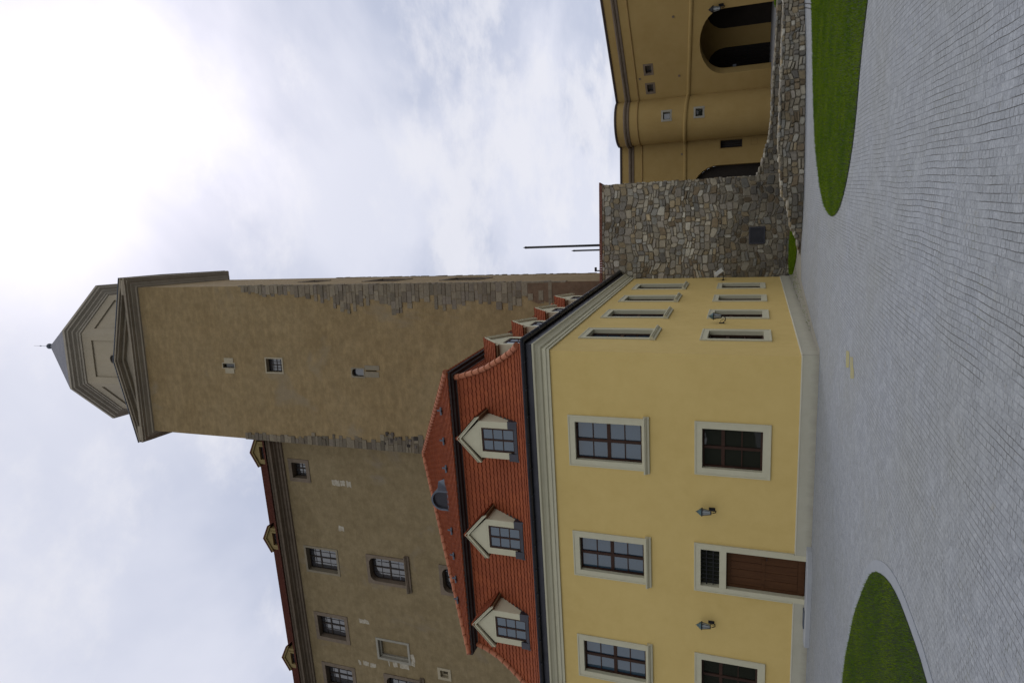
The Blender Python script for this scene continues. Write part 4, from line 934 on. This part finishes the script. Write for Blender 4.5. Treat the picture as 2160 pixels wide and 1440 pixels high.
m = MB(); m.lathe(tw(ca, cb, 63.0), [(.02, -.30), (.14, -.24), (.25, -.10), (.26, .04), (.2, .18), (.08, .27), (.04, .32), (.02, .45)], 14); m.tube([tw(ca, cb, 63.3), tw(ca, cb, 65.1)], [.018, .010], 6); m.lathe(tw(ca, cb, 64.2), [(.01, -.2), (.05, 0), (.01, .2)], 8); m.build("finial", LEAD, rfo)

# ================================================================ PALACE
PY = 18.6; PX0, PX1 = -52.0, -11.0
pal = empty("castle_palace", (-28, 24, 0), "long tan castle wing with stone framed windows and a dark cornice beside the tower", "building")
FP = Fr((0, PY, 0), (1, 0, 0), (0, -1, 0))
pw_rect = [(-15.33, -13.51, 32.53, 34.40), (-22.9, -20.65, 30.98, 34.05), (-28.9, -26.4, 30.88, 33.98), (-33.45, -30.96, 30.78, 33.90), (-38.9, -36.4, 30.75, 33.9)]
pw_arch = [(-23.0, -20.62, 25.15, 28.48), (-23.0, -20.62, 19.1, 22.45), (-33.2, -30.82, 24.92, 28.15), (-40.2, -37.8, 24.92, 28.15)]
niche = (-29.62, -27.72, 25.6, 28.5); slit = (-30.3, -29.28, 22.27, 23.37)
m = MB(); m.grid(FP, PX0, PX1, 0, 35.2, [hole(*r_) for r_ in pw_rect + pw_arch] + [hole(*niche), hole(*slit)])
m.grid(Fr((PX0, PY, 0), (0, 1, 0), (-1, 0, 0)), 0, 14, 0, 35.2); m.grid(Fr((PX1, PY, 0), (0, 1, 0), (1, 0, 0)), 0, 14, 0, 35.2)
m.build("wall", PALACE, pal)
GB = [(.25, .03), (.75, .03), (.5, .09)]
for i, r_ in enumerate(pw_rect):
    mt = [DSTONE, FSTONE, DSTONE, DSTONE, DSTONE][i]
    hs = [(.64, .12), (.32, .03), (.82, .03)] if i else [(.5, .05), (.25, .025), (.75, .025)]
    window(pal, FP, *r_, band=.30 if i != 1 else .17, reveal=.42, proud=.04, sur=mt, sash=SASHP, gl=GLASSP, vs=GB if i == 0 else [(.5, .10), (.25, .025), (.75, .025)], hs=hs, lip=False, sw=.07)
for r_ in pw_arch:
    window(pal, FP, *r_, band=.24, bot=.06, reveal=.38, proud=.07, sur=DSTONE, sash=SASHP, gl=GLASSP, vs=[(.5, .10), (.25, .025), (.75, .025)], hs=[(.5, .12), (.25, .03), (.75, .03)], r=.48, lip=False, sill=(.28, .32, .28), sw=.07)
def niche_(f, r_, band, dep, sur, back, name):
    x0, x1, z0, z1 = r_; q = MB(); q.ring(f, rect(x0, x1, z0, z1), rect(x0 + band, x1 - band, z0 + band, z1 - band), -dep, .04); o = q.build(name, sur, pal)
    q = MB(); q.ring(f, rect(x0 + band, x1 - band, z0 + band, z1 - band), rect(x0 + band + .14, x1 - band - .14, z0 + band + .14, z1 - band - .14), -dep - .02, -dep * .5); q.poly([f(x0, -dep, z0), f(x1, -dep, z0), f(x1, -dep, z1), f(x0, -dep, z1)], mi=1); q.build("infill", [sur, back], o); return o
niche_(FP, niche, .18, .35, GSTONE, PALACE, "blind_window")
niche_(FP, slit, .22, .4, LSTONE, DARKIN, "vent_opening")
rs = random.Random(9)
for x0, x1, z0, z1, nn in ((-15.32, -14.9, 29.0, 30.7, 9), (-18.98, -18.62, 30.05, 30.65, 3), (-26.68, -26.35, 28.85, 29.85, 2), (-30.5, -30.15, 28.7, 30.4, 8), (-30.05, -29.63, 25.6, 27.8, 8), (-29.7, -28.6, 25.2, 25.62, 4)):
    q = MB(); k_ = max(6, nn * 2); dx_, dz_ = (x1 - x0) * .35, (z1 - z0) / k_ * .4
    if z1 - z0 > .5:
        side = lambda xx, sg: [(xx + sg * rs.uniform(-.5, 1) * dx_, z0 + (z1 - z0) * (i + .5) / k_ + rs.uniform(-dz_, dz_)) for i in range(k_)]
        pl = side(x1, .6) ; pl2 = side(x0, -.6)
        for (a_, c_), (b2, d2), (e_, g_), (h_, j_) in zip(pl, pl[1:], pl2, pl2[1:]):
            if rs.random() > .14: q.prism(FP, [(e_, g_), (a_, c_), (b2, d2), (h_, j_)], -.01, .012)
    else:
        q.prism(FP, [(x0, z0 + .1), ((x0 + x1) / 2, z0), (x1, z0 + .12), (x1 - .1, z1), ((x0 + x1) / 2, z1 - .12), (x0 + .1, z1)], -.01, .012)
    q.build("plaster_patch", PATCHM, pal)
def run(mb, prof, x0=PX0, x1=PX1):
    a = [WORLD(x0, PY - o, z) for o, z in prof]; b_ = [WORLD(x1, PY - o, z) for o, z in prof]; mb.loft([a, b_], False)
m = MB(); run(m, [(0, 34.72), (.12, 34.74), (.15, 34.86), (.26, 34.90), (.30, 35.02), (.48, 35.06), (.52, 35.12), (.80, 35.16), (.84, 35.30), (.92, 35.34), (.95, 35.44), (0, 35.5)]); m.build("cornice", DSTONE, pal)
RP = 1.02                                                   # roof pitch (rise over run)
m = MB(); y0, z0 = PY - 1.06, 35.46; nst = 22
tiled(m, [WORLD(0, y0 + .28 * i, z0 + .28 * RP * i) for i in range(nst + 1)], lambda p: PX0, lambda p: -11.2, (1, 0, 0), tw=.3, sub=3, amp=.03, lift=.05)
tiled(m, [WORLD(0, 2 * (y0 + .28 * nst) - y0 - .28 * i, z0 + .28 * RP * i) for i in range(nst + 1)], lambda p: PX0, lambda p: -11.2, (1, 0, 0), tw=.5, sub=2, amp=.03, lift=.05)
prf = m.build("roof", TILEP, pal)
DYEL = varied("dormer_yellow", (0.22, 0.165, 0.07), (0.18, 0.135, 0.055), None, 1, 5, bump=0.1, bdist=0.005)
def pdormer(x):
    f = Fr((x, PY - .38, 0), (1, 0, 0), (0, -1, 0)); m = MB(); W2 = .90; ZB, ZE, ZA = 35.75, 36.68, 37.16
    m.grid(f, -W2, W2, ZB, ZE, [(-.52, .52, 35.9, 36.55)]); m.poly([f(-W2, 0, ZE), f(W2, 0, ZE), f(0, 0, ZA)])
    for s in (-1, 1): m.poly([f(s * W2, 0, ZB), f(s * W2, 0, ZE), f(s * W2, -2.4, ZE), f(s * W2, -2.4, ZB)])
    m.ring(f, rect(-.66, .66, 35.82, 36.68), rect(-.52, .52, 35.9, 36.55), -.2, .05)
    for s in (-1, 1): m.prism(f, [(s * 1.1, ZE - .08), (s * 1.1, ZE + .06), (0, ZA + .16), (0, ZA)], .0, .10)
    d_ = m.build("dormer", DYEL, pal)
    q = MB()
    for s in (-1, 1): q.prism(f, [(s * 1.14, ZE + .061), (s * 1.14, ZE + .13), (0, ZA + .25), (0, ZA + .161)], -2.4, .16)
    q.build("dormer_roof", TILEP, d_)
    q = MB(); q.ring(f, rect(-.52, .52, 35.9, 36.55), rect(-.45, .45, 35.96, 36.49), -.2, -.12); q.box(f, -.035, .035, -.19, -.12, 35.95, 36.5); q.build("sash", SASHP, d_)
    q = MB(); q.poly([f(-.52, -.17, 35.9), f(.52, -.17, 35.9), f(.52, -.17, 36.55), f(-.52, -.17, 36.55)]); q.build("pane", GLASSP, d_)
for x in (-13.1, -20.25, -30.95, -38.5): pdormer(x)

# ================================================================ GATE HOUSE
gh = empty("gate_house", (9, 26, 0.9), "ochre castle gate house with a rounded bulge, small square windows and a deep carriage arch", "building")
ZB, ZT = .8, 10.2
LA = math.radians(5.0); LP = Vector((7.525, 26.694, 0)); lex = Vector((math.cos(LA), math.sin(LA), 0)); len_ = Vector((math.sin(LA), -math.cos(LA), 0))
RA = math.radians(-38.5); RPt = Vector((10.16, 25.66, 0)); rex = Vector((math.cos(RA), math.sin(RA), 0)); ren = Vector((math.sin(RA), -math.cos(RA), 0))
FGL = Fr(LP, lex, len_); FGR = Fr(RPt, rex, ren)
def spandrel(mb, f, x0, x1, zs, zt, n=0.0, k=14):
    a = arch_pts(x0, x1, zs, zs, zt, k)[2:]                  # from x1 side over the top to x0
    h_ = k // 2
    for i in range(k):
        c = (x1, zt) if i < h_ else (x0, zt)
        mb.poly([f(a[i][0], n, a[i][1]), f(c[0], n, c[1]), f(a[i + 1][0], n, a[i + 1][1])])
    mb.poly([f(x1, n, zt), f(a[h_][0], n, zt + .0005), f(x0, n, zt)])
# bulge: arc between the two flat walls
P0 = LP.copy(); P1 = RPt.copy(); mid_ = (P0 + P1) / 2; ch = (P1 - P0).length / 2; cdir = (P1 - P0).normalized(); cn = Vector((cdir.y, -cdir.x, 0))
arc = [mid_ + cdir * (-math.cos(t) * ch) + cn * (math.sin(t) * 1.38) for t in [math.pi * i / 24 for i in range(25)]]
CVB = Curve([(p_.x, p_.y) for p_ in arc]); LB = CVB.L[-1]
swins = [(.39, 1.16, 7.65, 8.25), (1.67, 2.42, 7.65, 8.25)]
AX0, AX1, AZS, AZT = 1.22, 5.13, 3.55, 4.86
m = MB()
m.grid(FGR, 0, 11, ZB, ZT, [hole(*r_) for r_ in swins] + [(AX0, AX1, ZB - .1, AZT)])
a = arch_pts(AX0, AX1, AZS, AZS, AZT, 16)[2:]
for i in range(16):
    c_ = (AX1, AZT) if i < 8 else (AX0, AZT); m.poly([FGR(a[i][0], 0, a[i][1]), FGR(c_[0], 0, c_[1]), FGR(a[i + 1][0], 0, a[i + 1][1])])
LX0, LX1, LZS, LZT = -5.4, -1.69, 3.9, 5.6
m.grid(FGL, -9, 0, ZB, ZT, [hole(-.70, -.12, 2.42, 3.83), (LX0, LX1, ZB - .1, LZT)])
b_ = arch_pts(LX0, LX1, LZS, LZS, LZT, 16)[2:]
for i in range(16):
    c_ = (LX1, LZT) if i < 8 else (LX0, LZT); m.poly([FGL(b_[i][0], 0, b_[i][1]), FGL(c_[0], 0, c_[1]), FGL(b_[i + 1][0], 0, b_[i + 1][1])])
bw = [(LB / 2 + .34, LB / 2 + 1.02, 6.60, 7.26), (LB / 2 + .36, LB / 2 + 1.04, 4.64, 5.30)]
nseg = 48; xs = sorted({LB * i / nseg for i in range(nseg + 1)} | {w_[0] + .01 for w_ in bw} | {w_[1] - .01 for w_ in bw})
zs_ = sorted({ZB, ZT} | {w_[2] + .01 for w_ in bw} | {w_[3] - .01 for w_ in bw})
for x0, x1 in zip(xs, xs[1:]):
    for z0, z1 in zip(zs_, zs_[1:]):
        if any(w_[0] < (x0 + x1) / 2 < w_[1] and w_[2] < (z0 + z1) / 2 < w_[3] for w_ in bw): continue
        m.poly([CVB(x0, 0, z0), CVB(x1, 0, z0), CVB(x1, 0, z1), CVB(x0, 0, z1)])
# passage behind the arch
m.loft([[FGR(x, 0, z) for x, z in [(AX0, ZB), (AX0, AZS)] + a[::-1] + [(AX1, ZB)]], [FGR(x, -.62, z) for x, z in [(AX0, ZB), (AX0, AZS)] + a[::-1] + [(AX1, ZB)]]], False)
m.poly([FGR(-2.2, -3.5, ZB), FGR(7, -3.5, ZB), FGR(7, -3.5, 5.4), FGR(-2.2, -3.5, 5.4)])                # porch behind the arch
m.poly([FGR(-2.2, -.05, 5.4), FGR(7, -.05, 5.4), FGR(7, -3.5, 5.4), FGR(-2.2, -3.5, 5.4)])
m.poly([FGR(7, -.05, ZB), FGR(7, -3.5, ZB), FGR(7, -3.5, 5.4), FGR(7, -.05, 5.4)]); m.poly([FGR(-2.2, -.05, ZB), FGR(-2.2, -3.5, ZB), FGR(-2.2, -3.5, 5.4), FGR(-2.2, -.05, 5.4)])
m.loft([[FGL(x, 0, z) for x, z in [(LX0, ZB), (LX0, LZS)] + b_[::-1] + [(LX1, ZB)]], [FGL(x, -.5, z) for x, z in [(LX0, ZB), (LX0, LZS)] + b_[::-1] + [(LX1, ZB)]]], False)
# back and roof deck
m.poly([FGL(-9, 0, ZT), FGL(0, 0, ZT)] + [p_ + Vector((0, 0, ZT)) for p_ in arc[1:-1]] + [FGR(0, 0, ZT), FGR(11, 0, ZT), WORLD(24, 34, ZT), WORLD(0, 36, ZT)])
m.build("wall", OCHRE, gh)
q = MB()
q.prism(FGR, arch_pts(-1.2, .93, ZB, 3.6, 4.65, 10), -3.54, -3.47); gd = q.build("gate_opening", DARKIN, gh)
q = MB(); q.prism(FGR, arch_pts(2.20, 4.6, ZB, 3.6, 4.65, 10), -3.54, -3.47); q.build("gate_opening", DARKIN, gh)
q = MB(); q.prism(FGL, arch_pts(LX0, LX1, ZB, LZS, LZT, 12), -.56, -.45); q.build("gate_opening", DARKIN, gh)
q = MB()
for i in range(14): x = -1.1 + i * .15; q.box(FGR, x, x + .03, -3.46, -3.43, ZB, 3.7)
q.box(FGR, -1.15, .9, -3.462, -3.428, 2.2, 2.28); q.build("gate_bars", IRON, gd)
q = MB(); q.box(FGR, 1.24, 1.40, -.60, -.58, 2.85, 3.05); q.build("plate", LEAD, gd)
PATH = [FGL(-9, 0, 0), FGL(0, 0, 0)] + arc[1:-1] + [FGR(0, 0, 0), FGR(11, 0, 0)]
def offset_path(o):
    res = []
    for i, p_ in enumerate(PATH):
        a_ = PATH[max(i - 1, 0)]; b2 = PATH[min(i + 1, len(PATH) - 1)]
        d1 = (p_ - a_).normalized() if i else (b2 - p_).normalized(); d2 = (b2 - p_).normalized() if i < len(PATH) - 1 else d1
        n1_ = Vector((d1.y, -d1.x, 0)); n2_ = Vector((d2.y, -d2.x, 0)); nn = (n1_ + n2_).normalized(); kk = 1 / max(.5, nn.dot(n1_)); res.append(p_ + nn * o * kk)
    return res
def run_path(mb, prof, sag=None):
    rings = []
    for o, z in prof:
        rings.append([p_ + Vector((0, 0, z + (sag(i) if sag else 0))) for i, p_ in enumerate(offset_path(o))])
    mb.loft(rings, False)
m = MB(); run_path(m, [(0, 9.28), (.06, 9.30), (.08, 9.40), (.05, 9.44), (.12, 9.47), (.16, 9.56), (.14, 9.60), (0.0, 9.66)]); m.build("cornice", DSTONE, gh)
m = MB(); run_path(m, [(0, 8.70), (.05, 8.72), (.065, 8.76), (.04, 8.80), (0, 8.82)]); m.build("string_course", OCHD, gh)
nP = len(PATH)
def sag(i): return 0.0 if i <= 1 else (-.30 * (i - 1) / (nP - 3) if i < nP - 1 else -1.2)
m = MB(); run_path(m, [(0, 5.86), (.07, 5.88), (.105, 5.95), (.10, 6.02), (.05, 6.08), (0, 6.09)], sag); m.build("roll_moulding", OCHRE, gh)
m = MB(); run_path(m, [(.0, 10.1), (.05, 10.1), (.06, 10.2), (.0, 10.24), (-.6, 10.26)]); m.build("roof_edge", BOARD, gh)
for r_ in swins: window(gh, FGR, *r_, band=.12, reveal=.2, proud=.015, sur=DSTONE, sash=SASHP, gl=GLASSP, vs=(), hs=((.5, .03),), lip=False, sw=.03)
for r_ in bw: window(gh, CVB, *r_, band=.12, reveal=.2, proud=.03, sur=GSTONE, sash=SASHP, gl=GLASSP if r_[2] > 6 else GLASSG, vs=(), hs=(), lip=False, sw=.03)
window(gh, FGL, -.70, -.12, 2.42, 3.83, .05, reveal=.25, proud=.0, sur=OCHD, sash=IRON, gl=DARKIN, vs=((.33, .03), (.66, .03)), hs=((.5, .03),), lip=False, sw=.03)
m = MB(); m.ring(FGL, rect(.02 - .62, .02 - .18, 1.55, 1.95), rect(.02 - .58, .02 - .22, 1.59, 1.91), -.01, .006); m.build("hatch", OCHD, gh)
for f, x, z in ((FGR, 1.49, 8.53), (FGR, 5.08, 6.24), (FGR, 1.41, 6.14), (FGL, -.84, 6.18)):
    m = MB(); m.box(f, x - .06, x + .06, -.01, .03, z - .06, z + .06); m.build("wall_anchor", DSTONE, gh)
gl_ = wall_lantern(FGR(5.35, 0, 3.72), rex, ren, "black wall lantern at the spring of the gate house arch", 1.5)
for o_ in gl_.children:
    if o_.name.startswith("cap"): o_.data.materials[0] = IRON
